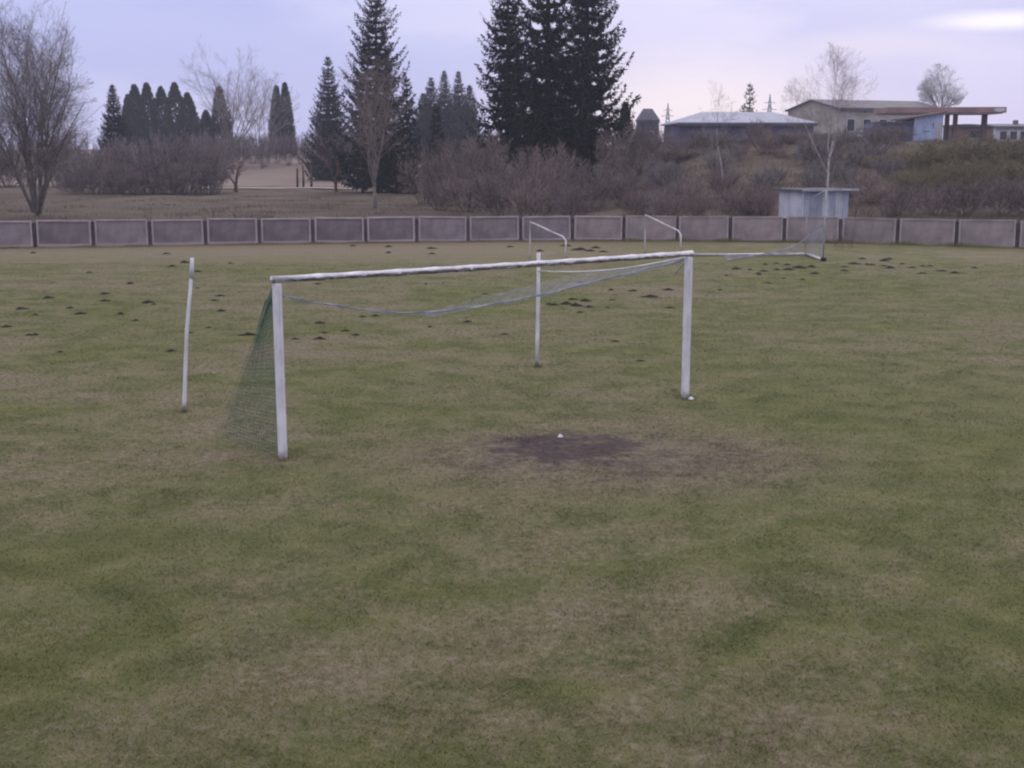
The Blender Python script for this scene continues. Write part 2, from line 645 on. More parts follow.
# grass blades: thick near the camera, thinning with distance
def build_grass():
    rs = np.random.RandomState(3)
    N0 = 1250000
    # distance drawn so that the density falls off smoothly
    u = rs.rand(N0)
    d = 6.6 * (46.0 / 6.6) ** (u ** 1.25)
    w = d * .50 + 3.4
    x = (rs.rand(N0) * 2 - 1) * w
    y = d
    # clumps
    cl = np.sin(x * 3.1 + np.sin(y * 2.3) * 1.7) * np.sin(y * 3.7 + np.sin(x * 1.9) * 1.3) + .6 * np.sin(x * 7.7 + y * 1.3) * np.sin(y * 8.3 - x * 2.1)
    keep = rs.rand(N0) < np.clip(.72 + .22 * cl, .3, 1)
    r2 = ((x - PATCH.x - .2) / 1.6) ** 2 + ((y - PATCH.y) / 1.15) ** 2
    keep &= rs.rand(N0) < np.clip(.12 + .7 * r2 + .25 * cl, 0.03, 1)
    x, y, cl = x[keep], y[keep], cl[keep]
    kb = len(x)
    ex, ey, eh = [], [], []
    for q, rad, cnt in ((GOAL_FEET[0], .20, 260), (GOAL_FEET[1], .20, 220), (ground(184, 412), .13, 110), (ground(537, 367), .13, 110)):
        r_, a_ = rad * rs.rand(cnt) ** .7, rs.rand(cnt) * 2 * math.pi
        ex.append(q.x + r_ * np.cos(a_))
        ey.append(q.y + r_ * np.sin(a_))
        eh.append(.02 + .075 * rs.rand(cnt) ** 1.5)
    for p_, q_ in zip(GAPS, GAPS[1:]):
        cnt = 1500
        t_ = rs.rand(cnt)
        ex.append(p_.x + (q_.x - p_.x) * t_)
        ey.append(p_.y + (q_.y - p_.y) * t_ - .10 - .55 * rs.rand(cnt) ** 2.2)
        tall_ = .5 + .5 * np.sin(ex[-1] * 1.9 + 2 * np.sin(ex[-1] * .7))
        eh.append((.03 + .22 * rs.rand(cnt) ** 2) * (.25 + .75 * tall_) * (1.25 if p_.x > 5 else .7))
    x, y = np.concatenate([x] + ex), np.concatenate([y] + ey)
    cl = np.concatenate([cl, np.zeros(len(x) - kb)])
    k = len(x)
    h = (.012 + .024 * rs.rand(k) ** 2 + .006 * np.clip(cl, 0, 1)) * (1 + .006 * y)
    h[kb:] = np.concatenate(eh)
    wd = (.0016 + .0018 * rs.rand(k)) * (1 + .035 * y)
    a = rs.rand(k) * 2 * math.pi
    lean = (.6 + 1.9 * rs.rand(k)) * h
    lean[kb:] *= .3
    b = rs.rand(k) * 2 * math.pi
    co = np.zeros((k, 3, 3), dtype=np.float32)
    co[:, 0, 0] = x - np.cos(a) * wd
    co[:, 0, 1] = y - np.sin(a) * wd
    co[:, 1, 0] = x + np.cos(a) * wd
    co[:, 1, 1] = y + np.sin(a) * wd
    co[:, 0:2, 2] = -.003
    co[:, 2, 0] = x + np.cos(b) * lean
    co[:, 2, 1] = y + np.sin(b) * lean
    co[:, 2, 2] = h
    me = bpy.data.meshes.new('grass')
    me.vertices.add(k * 3)
    me.vertices.foreach_set('co', co.ravel())
    me.loops.add(k * 3)
    me.loops.foreach_set('vertex_index', np.arange(k * 3, dtype=np.int32))
    me.polygons.add(k)
    me.polygons.foreach_set('loop_start', np.arange(0, k * 3, 3, dtype=np.int32))
    me.update(calc_edges=True)
    me.materials.append(M['blades'])
    o = bpy.data.objects.new('grass', me)
    COL.objects.link(o)
    tag(o, 'short patchy grass, half green and half straw, covering the pitch', 'grass', kind='stuff')


build_grass()

# ------------------------------------------------------------------ the near goal
GL, GR = ground(283, 459), ground(685, 398)
u = (GR - GL).normalized()
back = Vector((-u.y, u.x, 0))
rz = math.atan2(u.y, u.x)
W = (GR - GL).length
goal = thing('football_goal', GL, 'large white football goal with flaking crossbar on the worn turf', 'goal', rz=rz)
SEC = .100
for i in (0, 1):
    b = MB()
    b.box((i * W, 0, 1.19), (SEC, SEC, 2.40))
    # a raised flat strip down the face of the timber
    b.box((i * W + (.016 if i == 0 else -.016), -SEC / 2 - .004, 1.19), (.036, .012, 2.36))
    b.build('post', M['post'], goal, bevel=.012)
b = MB()
b.tube([(-SEC / 2 - .02, 0, 2.444)] + [(W * k / 12, .004 * math.sin(k * 1.7), 2.444 - .012 * math.sin(math.pi * k / 12)) for k in range(1, 12)] + [(W + SEC / 2 + .02, 0, 2.444)], .051, 14)
b.build('crossbar', M['bar'], goal, smooth=True)
for i in (0, 1):
    b = MB()
    b.tube([(i * W, -.01, 2.3), (i * W, .12, 2.26), (i * W, .34, 2.06)], .014, 6)
    b.build('net_bracket', M['steel'], goal)


def gp(a, bk, z):
    """point a metres along the goal line, bk behind it, at height z"""
    p = GL + u * a + back * bk
    return Vector((p.x, p.y, z))


# two crooked stakes that carried the net
S1 = ground(184, 412)
S2 = ground(537, 367)
st = thing('net_stake', S1, 'crooked thin white pole standing alone left of the goal', 'pole', 'poles behind the near goal')
y1 = S1.y
pts = []
for px, py in ((184, 414), (184.5, 400), (185.5, 366), (187, 330), (189.4, 300), (191.2, 276), (192.3, 258)):
    z = height_at(py, y1)
    pts.append(Vector((x_at(px, y1, z) - S1.x, rnd.uniform(-.01, .01), z)))
k = next(i for i, p in enumerate(pts) if p.z > 2.05)
MB().tube(pts[:-1], [.034, .034, .033, .032, .030, .028], 8).build('shaft', M['stake'], st, smooth=True)
MB().tube([pts[-2] - Vector((0, 0, .03)), pts[-1]], [.036, .031], 8).build('sleeve', M['stake'], st, smooth=True)
st = thing('net_stake', S2, 'straight thin white pole behind the goal, seen below its crossbar', 'pole', 'poles behind the near goal')
zt = height_at(253, S2.y)
MB().tube([(.0, 0, -.05), (.006, 0, .6), (.018, 0, 1.4), (.02, 0, zt)], [.040, .039, .037, .036], 8).build('shaft', M['stake'], st, smooth=True)


# nets: strands laid over a sagging sheet
def net_sheet(fn, nu, nv, r, mb=None, drop=0.0, seed=1):
    rr = random.Random(seed)
    mb = mb or MB()
    P = [[fn(i / nu, j / nv) for j in range(nv + 1)] for i in range(nu + 1)]
    for i in range(nu + 1):
        mb.tube([P[i][j] for j in range(nv + 1)], r, 3, caps=False)
    for j in range(nv + 1):
        mb.tube([P[i][j] for i in range(nu + 1)], r, 3, caps=False)
    return mb


net = thing('goal_net', gp(0, .3, 0), 'torn green and grey net hitched up behind the white goal', 'net')


def local(p):
    return p - net.location


PB = ground(222, 438)
top_a = gp(.03, .10, 2.36)
top_b = gp(.02, .34, 2.10)


def side_panel(s, t):
    # s from the post backwards, t from top to ground
    f = gp(.02, .07, 2.34 * (1 - t) + .01)
    bb = top_b.lerp(Vector((PB.x, PB.y, .02)), t ** 1.0)
    if t < .02:
        bb = top_b
    p = f.lerp(bb, s)
    p += u * (-.03 * math.sin(math.pi * s) * math.sin(math.pi * t)) + u * .006 * math.sin(9 * t + 5 * s)
    return local(p)


net_sheet(side_panel, 26, 44, .0021).build('side_panel', M['net_green'], net)


def ragged_second(s, t):
    p = side_panel(s ** 1.1, t)
    return p + u * (-.05 + .015 * math.sin(7 * t)) + Vector((0, 0, .008 * math.sin(8 * s)))


net_sheet(ragged_second, 22, 38, .0017).build('side_panel_fold', M['net_green'], net)

sag_px = ((282, 296), (320, 303), (365, 310), (410, 313), (450, 310), (500, 303), (545, 294), (590, 283), (640, 271), (684, 260))


def on_depth(px, py, y):
    z = height_at(py, y)
    return Vector((x_at(px, y, z), y, z))


sag = []
for i, (px, py) in enumerate(sag_px):
    t = i / (len(sag_px) - 1)
    base = gp(W * (px - 283) / (685 - 283), 0, 0)
    dy = .12 + .9 * math.sin(math.pi * t) ** .8
    sag.append(on_depth(px, py, base.y + dy))


def along(seq, t):
    q = t * (len(seq) - 1)
    i = min(len(seq) - 2, int(q))
    f = q - i
    p0, p1, p2, p3 = seq[max(0, i - 1)], seq[i], seq[i + 1], seq[min(len(seq) - 1, i + 2)]
    return (p1 * 2 + (p2 - p0) * f + (p0 * 2 - p1 * 5 + p2 * 4 - p3) * f * f + (-p0 + p1 * 3 - p2 * 3 + p3) * f ** 3) * .5


R_top = gp(W, .08, 2.38)
S2_top = Vector((S2.x + .02, S2.y - .03, height_at(271, S2.y)))
rope_pts = [S2_top.lerp(R_top, t / 8) - Vector((0, 0, .10 * math.sin(math.pi * t / 8))) for t in range(9)]
# gathered lower edge
b = MB()
for kx in range(7):
    ph = rnd.uniform(0, 6)
    amp = rnd.uniform(.006, .022)
    line = [local(along(sag, t / 44) + Vector((0, amp * math.sin(ph + t * .9), amp * math.cos(ph * 2 + t * .7)))) for t in range(45)]
    b.tube(line, rnd.uniform(.004, .007), 3, caps=False)
b.build('gathered_edge', M['net_grey'], net)
MB().tube([local(p) for p in rope_pts], .013, 6).build('tie_rope', M['rope'], net, smooth=True)


def roof(s, t):
    """from the sagging edge up to the rope"""
    s = .34 + .66 * s
    a = along(sag, .06 + s * .93)
    if s < .5:
        q = gp(W * (.1 + .2 * s), .5, 2.2).lerp(S2_top, s * 2)
    else:
        q = along(rope_pts, (s - .5) * 2)
    k = t * (.01 + .99 * sm(.30, .78, s))
    p = a.lerp(q, k)
    p.z -= .10 * math.sin(math.pi * t) * (1 - s * .6)
    p.z += .012 * math.sin(23 * s + 11 * t)
    return local(p)


net_sheet(roof, 86, 18, .0019).build('hitched_panel', M['net_grey'], net)


# ------------------------------------------------------------------ goals near the fence
def bent_frame(px0, py0, px1, py1, base0, base1, mb):
    A, B = ground(px0, base0), ground(px1, base1)
    at0, at1 = on_depth(px0, py0, A.y), on_depth(px1, py1, B.y)
    knee = at1 + (at0 - at1).normalized() * .16
    mb.tube([A - Vector((0, 0, .05)), A.lerp(at0, .5), at0 - Vector((0, 0, .05)), at0 + (at1 - at0).normalized() * .05], .026, 6)
    mb.tube([at0, at0.lerp(knee, .5), knee, at1 + Vector((0, 0, -.10)), Vector((B.x, B.y, -.05))], .036, 6)
    return A, B


lg = thing('low_goal', (0, 0, 0), 'low goal frame of two bent pale pipes beyond the white crossbar', 'goal')
o0 = ground(600, 260)
lg.location = o0


def shift(mb, o):
    mb.v = [(a - o.x, b - o.y, c - o.z) for a, b, c in mb.v]
    return mb


mb = MB()
A1, B1 = bent_frame(530, 222, 566, 238, 260, 263, mb)
shift(mb, o0).build('side_hoop', M['pipe'], lg, smooth=True)
mb = MB()
A2, B2 = bent_frame(645, 215, 681, 232, 255.5, 257.5, mb)
shift(mb, o0).build('side_hoop', M['pipe'], lg, smooth=True)
mb = MB()
mb.tube([B1 + Vector((0, 0, .05)), B2 + Vector((0, 0, .05))], .035, 6)
shift(mb, o0).build('ground_rail', M['pipe'], lg, smooth=True)

tg = thing('netted_goal', ground(806, 256), 'netted goal with a white ground bar standing before the metal shed', 'goal')
o1 = tg.location.copy()
g0, g1, g2 = ground(672, 256.5), ground(805, 255.5), ground(823, 261)
for p in (g0, g1, g2):
    p.z = .06
shift(MB().tube([g0, g1], .055, 8), o1).build('ground_bar', M['pipe'], tg, smooth=True)
shift(MB().tube([g1 + Vector((.03, -.06, 0)), g2], .055, 8), o1).build('side_foot', M['pipe'], tg, smooth=True)
shift(MB().tube([g2 + Vector((-.06, .05, 0)), g2 + Vector((.09, -.06, 0))], .075, 8), o1).build('foot_cap', M['dark'], tg)
tops = []
for gx, py in ((g1, 200), (g2, 190)):
    tp = Vector((gx.x, gx.y, height_at(py, gx.y)))
    tops.append(tp)
    shift(MB().tube([gx, tp], .022 if py == 200 else .03, 6), o1).build('upright', M['steel'], tg, smooth=True)
shift(MB().tube(tops, .018, 6), o1).build('top_tie', M['steel'], tg, smooth=True)


def end_panel(s, t):
    p = g1.lerp(g2, s).lerp(tops[0].lerp(tops[1], s), t)
    return p + Vector((.04 * math.sin(6 * t), 0, 0)) - o1


tn = thing('goal_net', o1, 'pale slack net trailing from the netted goal to the grass', 'net')
net_sheet(end_panel, 14, 24, .0042).build('end_panel', M['net_grey'], tn)
edge = [tops[1].lerp(g2, .5), on_depth(813, 232, g1.y - .3), on_depth(802, 242, g1.y - .5), on_depth(788, 249, g1.y - .9),
        on_depth(770, 253.5, g1.y - 1.2), on_depth(750, 257, g1.y - 1.3), ground(728, 261)]
foot = [g2, g2.lerp(g1, .5), g1, g1.lerp(g0, .12), g1.lerp(g0, .3), g1.lerp(g0, .48), g1.lerp(g0, .62)]


def slack(s, t):
    p = along(foot, s).lerp(along(edge, s), t)
    p.z = max(.02, p.z + .02 * math.sin(17 * s + 3 * t))
    return p - o1


net_sheet(slack, 44, 12, .0045).build('slack_panel', M['net_grey'], tn)
b = MB()
for kx in range(4):
    b.tube([along(edge, t / 24) - o1 + Vector((rnd.uniform(-.02, .02), 0, rnd.uniform(.01, .05))) for t in range(25)], .012, 3, caps=False)
b.build('gathered_edge', M['net_grey'], tn)

# ------------------------------------------------------------------ litter
for px, py, s, lab in ((560, 438, .042, 'white paper scrap lying on the bare soil of the goal mouth'),
                       (691, 400, .055, 'white lump of litter beside the right goal post')):
    c = ground(px, py)
    mb = MB()
    rr = random.Random(px)
    q = []
    for a in range(7):
        an = a / 7 * 2 * math.pi
        q.append(Vector((math.cos(an) * s * rr.uniform(.6, 1.1), math.sin(an) * s * rr.uniform(.5, .9), rr.uniform(.0, .03))))
    topc = Vector((0, 0, .05))
    for a in range(7):
        mb.poly([q[a], q[(a + 1) % 7], topc])
    mb.poly([Vector((v.x, v.y, 0)) for v in reversed(q)])
    for a in range(7):
        v, w = q[a], q[(a + 1) % 7]
        mb.poly([(v.x, v.y, 0), (w.x, w.y, 0), w, v])
    o = mb.build('litter', M['paper'], fix=True)
    o.location = (c.x, c.y, .012)
    tag(o, lab, 'litter')


# ------------------------------------------------------------------ molehills
def molehill_mesh(seed):
    rr = random.Random(seed)
    mb = MB()
    rings, seg = 6, 18
    ph = [rr.uniform(0, 6) for _ in range(6)]
    for i in range(rings + 1):
        r = i / rings
        for k in range(seg):
            a = 2 * math.pi * k / seg
            rad = r * (.5 + .10 * math.sin(2 * a + ph[0]) + .09 * math.sin(3 * a + ph[1]) + .06 * math.sin(5 * a + ph[2]))
            z = .30 * (1 - r ** 1.6) * (1 + .25 * math.sin(3 * a + ph[3] + 4 * r)) + .05 * math.sin(7 * a + ph[4] + 9 * r) * (1 - r)
            mb.v.append((rad * math.cos(a), rad * math.sin(a), z - .015 * (i == rings)))
    for i in range(rings):
        for k in range(seg):
            a, b2 = i * seg + k, i * seg + (k + 1) % seg
            mb.f.append((a, a + seg, b2 + seg, b2))
    me = mb.mesh('molehill', M['soil'], smooth=True, fix=True)
    return me


hills = [molehill_mesh(s) for s in range(5)]
CL = {
    'L': ('small dark molehill on the turf left of the near goal', [(105, 294, 9), (105, 301, 8), (148, 302.5, 12), (121, 314, 9), (70, 308, 9), (21, 309, 10), (48, 298, 10),
        (80, 314, 10), (6, 327, 10), (35, 335, 8), (33, 253, 6), (166, 254, 7), (171, 351, 11), (220, 296, 9), (221, 311, 9), (248, 335, 13), (190, 333, 6), (60, 352, 7)]),
    'M': ('small dark molehill on the turf seen through the goal mouth', [(320, 323, 12), (320, 339, 10), (345, 331, 10), (295, 339, 8), (375, 316, 7), (430, 327, 6), (485, 294, 6),
        (553, 305, 9), (566, 304, 12), (576, 306, 13), (589, 307, 9), (585, 301, 10), (611, 290, 8), (608, 308, 6), (633, 291, 9), (650, 297, 13), (668, 290, 10), (640, 361, 8), (670, 308, 8), (612, 300, 6)]),
    'F': ('small dark molehill on the far turf above the crossbar', [(566, 246, 12), (580, 250, 13), (590, 251, 11), (540, 251, 8), (510, 247, 7), (432, 254, 7), (603, 252, 7)]),
    'R': ('small dark molehill on the turf near the netted goal', [(736, 269, 8), (787, 265, 8), (788, 270, 11), (799, 268, 12), (812, 267, 9), (777, 270, 7), (750, 270, 6), (720, 290, 6)]),
    'S': ('small dark molehill on the turf before the right fence panels', [(854, 264, 10), (871, 265, 9), (890, 268, 9), (912, 268, 8), (862, 259, 7), (884, 261, 8), (902, 264, 6), (930, 266, 6), (845, 267, 7)]),
}
rm = random.Random(41)
for key, x0, x1, y0, y1, cnt in (('L', 0, 235, 262, 345, 14), ('M', 310, 670, 280, 345, 12), ('F', 300, 620, 246, 254, 6), ('R', 700, 815, 263, 285, 10), ('S', 835, 1010, 258, 275, 9)):
    for _ in range(cnt):
        CL[key][1].append((rm.uniform(x0, x1), y0 + (y1 - y0) * rm.random() ** 1.4, rm.uniform(5, 9)))
i = 0
for key, (lab, spots) in CL.items():
    for px, py, w in spots:
        c = ground(px, py)
        width = w * c.y / F
        o = bpy.data.objects.new('molehill', hills[i % 5])
        COL.objects.link(o)
        o.location = (c.x, c.y, 0)
        o.rotation_euler.z = rnd.uniform(0, 6.28)
        s = width * 1.15
        o.scale = (s, s * rnd.uniform(.8, 1.3), min(.42, s * rnd.uniform(.36, .6)))
        tag(o, lab, 'molehill', 'molehills, ' + lab[19:])
        i += 1

# ------------------------------------------------------------------ concrete panel fence
fence = thing('panel_fence', gpts[len(gpts) // 2], 'long low fence of framed grey concrete panels along the pitch', 'fence')
fo = fence.location.copy()
FH = 1.17
for i, p in enumerate(gpts):
    b = MB()
    b.box((p.x - fo.x, p.y - fo.y + .05, .52), (.14, .16, 1.14))
    b.build('post', M['fpost'], fence, bevel=.01)
PANELS = []
for i, (p, q) in enumerate(zip(gpts, gpts[1:])):
    d = (q - p).normalized()
    a0, a1 = p + d * .085, q - d * .085
    ang = math.atan2(d.y, d.x)
    m = (a0 + a1) / 2 - fo
    L = (a1 - a0).length
    tilt = rnd.uniform(-.018, .018)
    zb = .06 + rnd.uniform(-.015, .015)
    rim = bpy.data.objects.new('panel', None)
    fr = MB()
    top, w = FH + rnd.uniform(-.02, .02), .085
    # local frame: x along the panel
    fr.box((-L / 2 + w / 2, 0, (zb + top) / 2), (w, .11, top - zb))
    fr.box((L / 2 - w / 2, 0, (zb + top) / 2), (w, .11, top - zb))
    worn = i >= 13
    if not worn:
        fr.box((0, 0, top - w * .42), (L - 2 * w, .108, w * .84))
        fr.box((0, 0, zb + w * .42), (L - 2 * w, .108, w * .84))
    if worn:
        fr.box((0, .056, top - .06), (L - w, .012, .05))
    pan = fr.build('panel', M['frame'], fence, bevel=.008)
    pan.location = m
    pan.rotation_euler = (0, tilt, ang)
    inf = MB().box((0, .02, (zb + top) / 2), (L - 2 * w - .004, .05, top - zb - 1.68 * w - .004))
    if worn:
        inf.box((0, .01, top - w * .42), (L - 2 * w - .004, .09, w * .84))
        inf.box((0, .01, zb + w * .42), (L - 2 * w - .004, .09, w * .84))
    inf.build('infill', M['infill'] if i < 12 else M['infill_pale'], pan)


# ------------------------------------------------------------------ plants
def bare_segments(seed, H, nstem, spread, lv=(7, 6, 4), r0=.12, fork=.0, lean=.25, up=.35, trunkh=.0, base_r=.1, side=1.0, env=None):
    """stems, branches, twigs and twiglets as tapered polylines; level 0 and 1 are wood, the rest twigs"""
    rr = random.Random(seed)
    out = []

    def inside(q):
        return (q.x * q.x + q.y * q.y) / env[0] ** 2 + ((q.z - env[1]) / env[2]) ** 2 < 1

    def grow(p, d, L, r, level, n):
        if env:
            for _ in range(4):
                if inside(p + (d + Vector((0, 0, up * .3))).normalized() * L):
                    break
                L *= .72
            if L < .06:
                return
        pts, rad = [p], [r]
        k = 5 if level == 0 else (4 if level == 1 else 3)
        q, dd = p.copy(), d.copy()
        for s in range(k):
            dd = (dd + Vector((rr.gauss(0, .12), rr.gauss(0, .12), rr.gauss(0, .08) + up * .22))).normalized()
            q = q + dd * (L / k)
            pts.append(q)
            rad.append(r * (1 - .8 * (s + 1) / k))
        out.append((level, pts, rad))
        if level >= len(lv):
            return
        for c in range(lv[level]):
            t = (.18 if level else .22) + (.8 if level else .76) * (c + rr.random()) / lv[level]
            i = min(k - 1, int(t * k))
            f = t * k - i
            base = pts[i].lerp(pts[i + 1], f)
            ax = (pts[i + 1] - pts[i]).normalized()
            sd_ = ax.cross(Vector((rr.gauss(0, 1), rr.gauss(0, 1), rr.gauss(0, 1)))).normalized()
            an = rr.uniform(.45, .95)
            nd = (ax * math.cos(an) + sd_ * math.sin(an)).normalized()
            ll = L * side * rr.uniform(.32, .55) * (1.15 - .55 * t)
            grow(base, nd, ll, max(r * (1 - .75 * t) * .55, .005), level + 1, c)

    for s in range(nstem):
        a = 2 * math.pi * (s + rr.random() * .7) / nstem
        out_d = rr.uniform(.25, 1) * lean if nstem > 1 else lean * .15
        d = Vector((math.cos(a) * out_d, math.sin(a) * out_d, 1)).normalized()
        p = Vector((math.cos(a) * base_r * rr.random(), math.sin(a) * base_r * rr.random(), trunkh * rr.uniform(.75, 1)))
        grow(p, d, (H - p.z) * rr.uniform(.78, 1.0), r0, 0, s)
    return out


def bare_meshes(seed, H, twig_r=1.0, thin_wood=False, **kw):
    segs = bare_segments(seed, H, **kw)
    wood, twigs = MB(), MB()
    for level, pts, rad in segs:
        if level <= (0 if thin_wood else 1):
            wood.tube(pts, [max(r, .012 * twig_r) for r in rad], 5 if level == 0 else 4, caps=False)
        else:
            twigs.tube(pts, [min(.02, max(r, .0065)) * twig_r for r in rad], 3, caps=False)
    if kw.get('trunkh', 0) > 0:
        th = kw['trunkh']
        wood.tube([(0, 0, -.25), (.01, 0, th * .3), (.03, .02, th)], [kw['r0'] * 2.3, kw['r0'] * 1.9, kw['r0'] * 1.6], 8)
    return wood, twigs


def plant_bare(name, px, y, H, label, cat, wood_m, twig_m, group=None, seed=1, twig_r=1.0, names=('trunk', 'crown'), sink=.1, **kw):
    base = tpoint(px, y)
    base.z -= sink
    o = thing(name, base, label, cat, group, rz=rnd.uniform(0, 6))
    wood, twigs = bare_meshes(seed, H, twig_r, **kw)
    wood.build(names[0], M[wood_m], o, smooth=True)
    twigs.build(names[1], M[twig_m], o)
    return o


def spruce_meshes(seed, H, Rr, whorls, per, dens=1.0, ragged=.3, low=.05, blade=.5, sparse=0.0, shape=.68):
    rr = random.Random(seed)
    tr, cr = MB(), MB()
    tr.tube([(0, 0, -.3), (0, 0, H * .5), (rr.uniform(-.1, .1), 0, H * .98)], [H * .018, H * .010, .012], 7)
    up = Vector((0, 0, 1))
    for wv in range(whorls):
        t = low + (1 - low) * (wv + rr.uniform(-.3, .3)) / whorls
        t = min(.985, max(low, t))
        prof = (1 - t) ** shape * min(1.0, .62 + 2.2 * t)
        for k in range(per):
            if rr.random() < sparse:
                continue
            a = 2 * math.pi * (k + rr.random()) / per
            L = Rr * prof * rr.uniform(1 - ragged, 1 + ragged * .6) + .12
            out = Vector((math.cos(a), math.sin(a), 0))
            sidev = Vector((-out.y, out.x, 0))
            z0 = t * H
            droop = rr.uniform(.20, .48) * (1 - t * .75)
            lift = rr.uniform(.20, .60)
            nseg = 6
            pts = []
            for s in range(nseg + 1):
                f = s / nseg
                pts.append(Vector((0, 0, z0)) + out * (L * f) + up * (L * (-droop * math.sin(f * 2.0) + lift * f ** 3 + .25 * t * f)))
            tr.tube([pts[0], pts[3], pts[6]], [.03 + .004 * L, .02, .008], 3, caps=False)
            m = max(4, int(L / .20 * dens))
            for s in range(m):
                f = .10 + .9 * (s + rr.random()) / m
                q = f * nseg
                i = min(nseg - 1, int(q))
                p = pts[i].lerp(pts[i + 1], q - i)
                ax = (pts[i + 1] - pts[i]).normalized()
                wl = blade * (.55 + .75 * math.sin(min(1, f * 1.1) * math.pi * .8)) * (1.15 - .75 * t)
                for sg in (-1, 1):
                    d = (ax * rr.uniform(.5, .9) + sidev * (sg * rr.uniform(.5, 1)) + up * rr.uniform(-.55, .15)).normalized()
                    nn = (up + sidev * rr.gauss(0, .5)).normalized()
                    cr.leaf(p, d, d.cross(nn).normalized(), wl * rr.uniform(.7, 1.2), wl * rr.uniform(.3, .5))
                d = (ax * .3 + up * -1 + sidev * rr.gauss(0, .4)).normalized()
                cr.leaf(p, d, (sidev * rr.choice((1, -1)) + ax * rr.gauss(0, .6)).normalized(), wl * rr.uniform(.5, .9), wl * .4)
            cr.leaf(pts[-2], (pts[-1] - pts[-2]).normalized(), sidev, blade * (1 - .7 * t), blade * .3 * (1 - .6 * t))
    cr.leaf(Vector((0, 0, H * .94)), up, Vector((1, 0, 0)), H * .06 + .2, .12)
    cr.leaf(Vector((0, 0, H * .94)), up, Vector((0, 1, 0)), H * .06 + .2, .12)
    return tr, cr


def thuja_meshes(seed, H, Rr, nleaf, blade=.6):
    rr = random.Random(seed)
    tr, cr = MB(), MB()
    tr.tube([(0, 0, -.3), (0, 0, H * .9)], [H * .016, .03], 6)
    ph = [rr.uniform(0, 6) for _ in range(4)]
    for _ in range(nleaf):
        t = rr.random() ** 1.15
        prof = min(1, t * 6 + .45) * (1 - t ** 1.55) ** .85
        a = rr.uniform(0, 2 * math.pi)
        lump = 1 + .17 * math.sin(3 * a + ph[0] + 5 * t) + .10 * math.sin(5 * a + ph[1] - 11 * t)
        r = Rr * prof * lump * math.sqrt(rr.uniform(.35, 1))
        p = Vector((math.cos(a) * r, math.sin(a) * r, t * H))
        out = Vector((math.cos(a), math.sin(a), 0))
        d = (out * rr.uniform(.1, .8) + Vector((rr.gauss(0, .25), rr.gauss(0, .25), rr.uniform(.5, 1)))).normalized()
        s = d.cross(Vector((rr.gauss(0, 1), rr.gauss(0, 1), rr.gauss(0, .5)))).normalized()
        cr.leaf(p, d, s, blade * rr.uniform(.6, 1.2), blade * rr.uniform(.3, .5))
    return tr, cr


def plant_ever(kind, name, px, y, H, Rr, label, mat, group=None, seed=1, cat='tree', **kw):
    base = tpoint(px, y)
    base.z -= .1
    o = thing(name, base, label, cat, group, rz=rnd.uniform(0, 6))
    tr, cr = (spruce_meshes if kind == 's' else thuja_meshes)(seed, H, Rr, **kw)
    tr.build('trunk', M['bark_dark'], o, smooth=True)
    cr.build('crown', M[mat], o)
    return o


def tall(py, y, px):
    """height of a tree whose top shows at photo row py"""
    return height_at(py, y) - tpoint(px, y).z


# far evergreens on the left
plant_ever('s', 'spruce_tree', 118, 150, tall(83, 150, 118), 3.0, 'small dark pointed spruce behind the left bare hedge', 'spruce', seed=3, whorls=34, per=12, blade=.5, shape=.9, dens=1.7)
for i, (px, py, r) in enumerate(((138, 86, 1.9), (150, 84, 1.9), (164, 88, 2.0), (178, 84, 2.2), (190, 94, 2.0), (131, 96, 1.6))):
    y = 225 + (i % 3) * 4
    lab = ('dark columnar evergreen in the tight clump behind the left hedge')
    plant_ever('t', 'columnar_evergreen', px, y, tall(py, y, px), r * 1.42, lab, 'thuja', 'clump of columnar evergreens', seed=20 + i, nleaf=5200, blade=.6)
plant_ever('t', 'columnar_evergreen', 222, 215, tall(88, 215, 222), 2.3, 'broad dark evergreen in front of the hazy bare tree', 'thuja', seed=31, nleaf=5500, blade=.6)
plant_ever('t', 'columnar_evergreen', 208, 222, tall(112, 222, 208), 2.0, 'low rounded evergreen filling the gap left of the broad one', 'thuja', seed=34, nleaf=5500, blade=.6)
plant_ever('t', 'columnar_evergreen', 278.5, 235, tall(87, 235, 278), 1.75, 'left one of the twin narrow evergreens above the field', 'thuja', 'twin narrow evergreens', seed=32, nleaf=5500, blade=.6)
plant_ever('t', 'columnar_evergreen', 287, 236, tall(84, 236, 287), 1.8, 'right one of the twin narrow evergreens above the field', 'thuja', 'twin narrow evergreens', seed=33, nleaf=5500, blade=.6)
plant_ever('s', 'spruce_tree', 331, 175, tall(55, 175, 331), 4.3, 'mid sized spruce just left of the tall one', 'spruce', seed=4, whorls=36, per=10, blade=.62, shape=.85, dens=1.3)
for i, (px, py) in enumerate(((432, 76), (445, 69), (459, 70), (470, 84), (424, 92))):
    y = 215 + (i % 3) * 5
    plant_ever('s', 'spruce_tree', px, y, tall(py, y, px), 3.7, 'distant bluish spruce in the row between the two tall dark spruce groups', 'spruce_hazed',
               'distant spruces between the tall groups', seed=40 + i, whorls=34, per=9, blade=.7, shape=.85, dens=1.2)

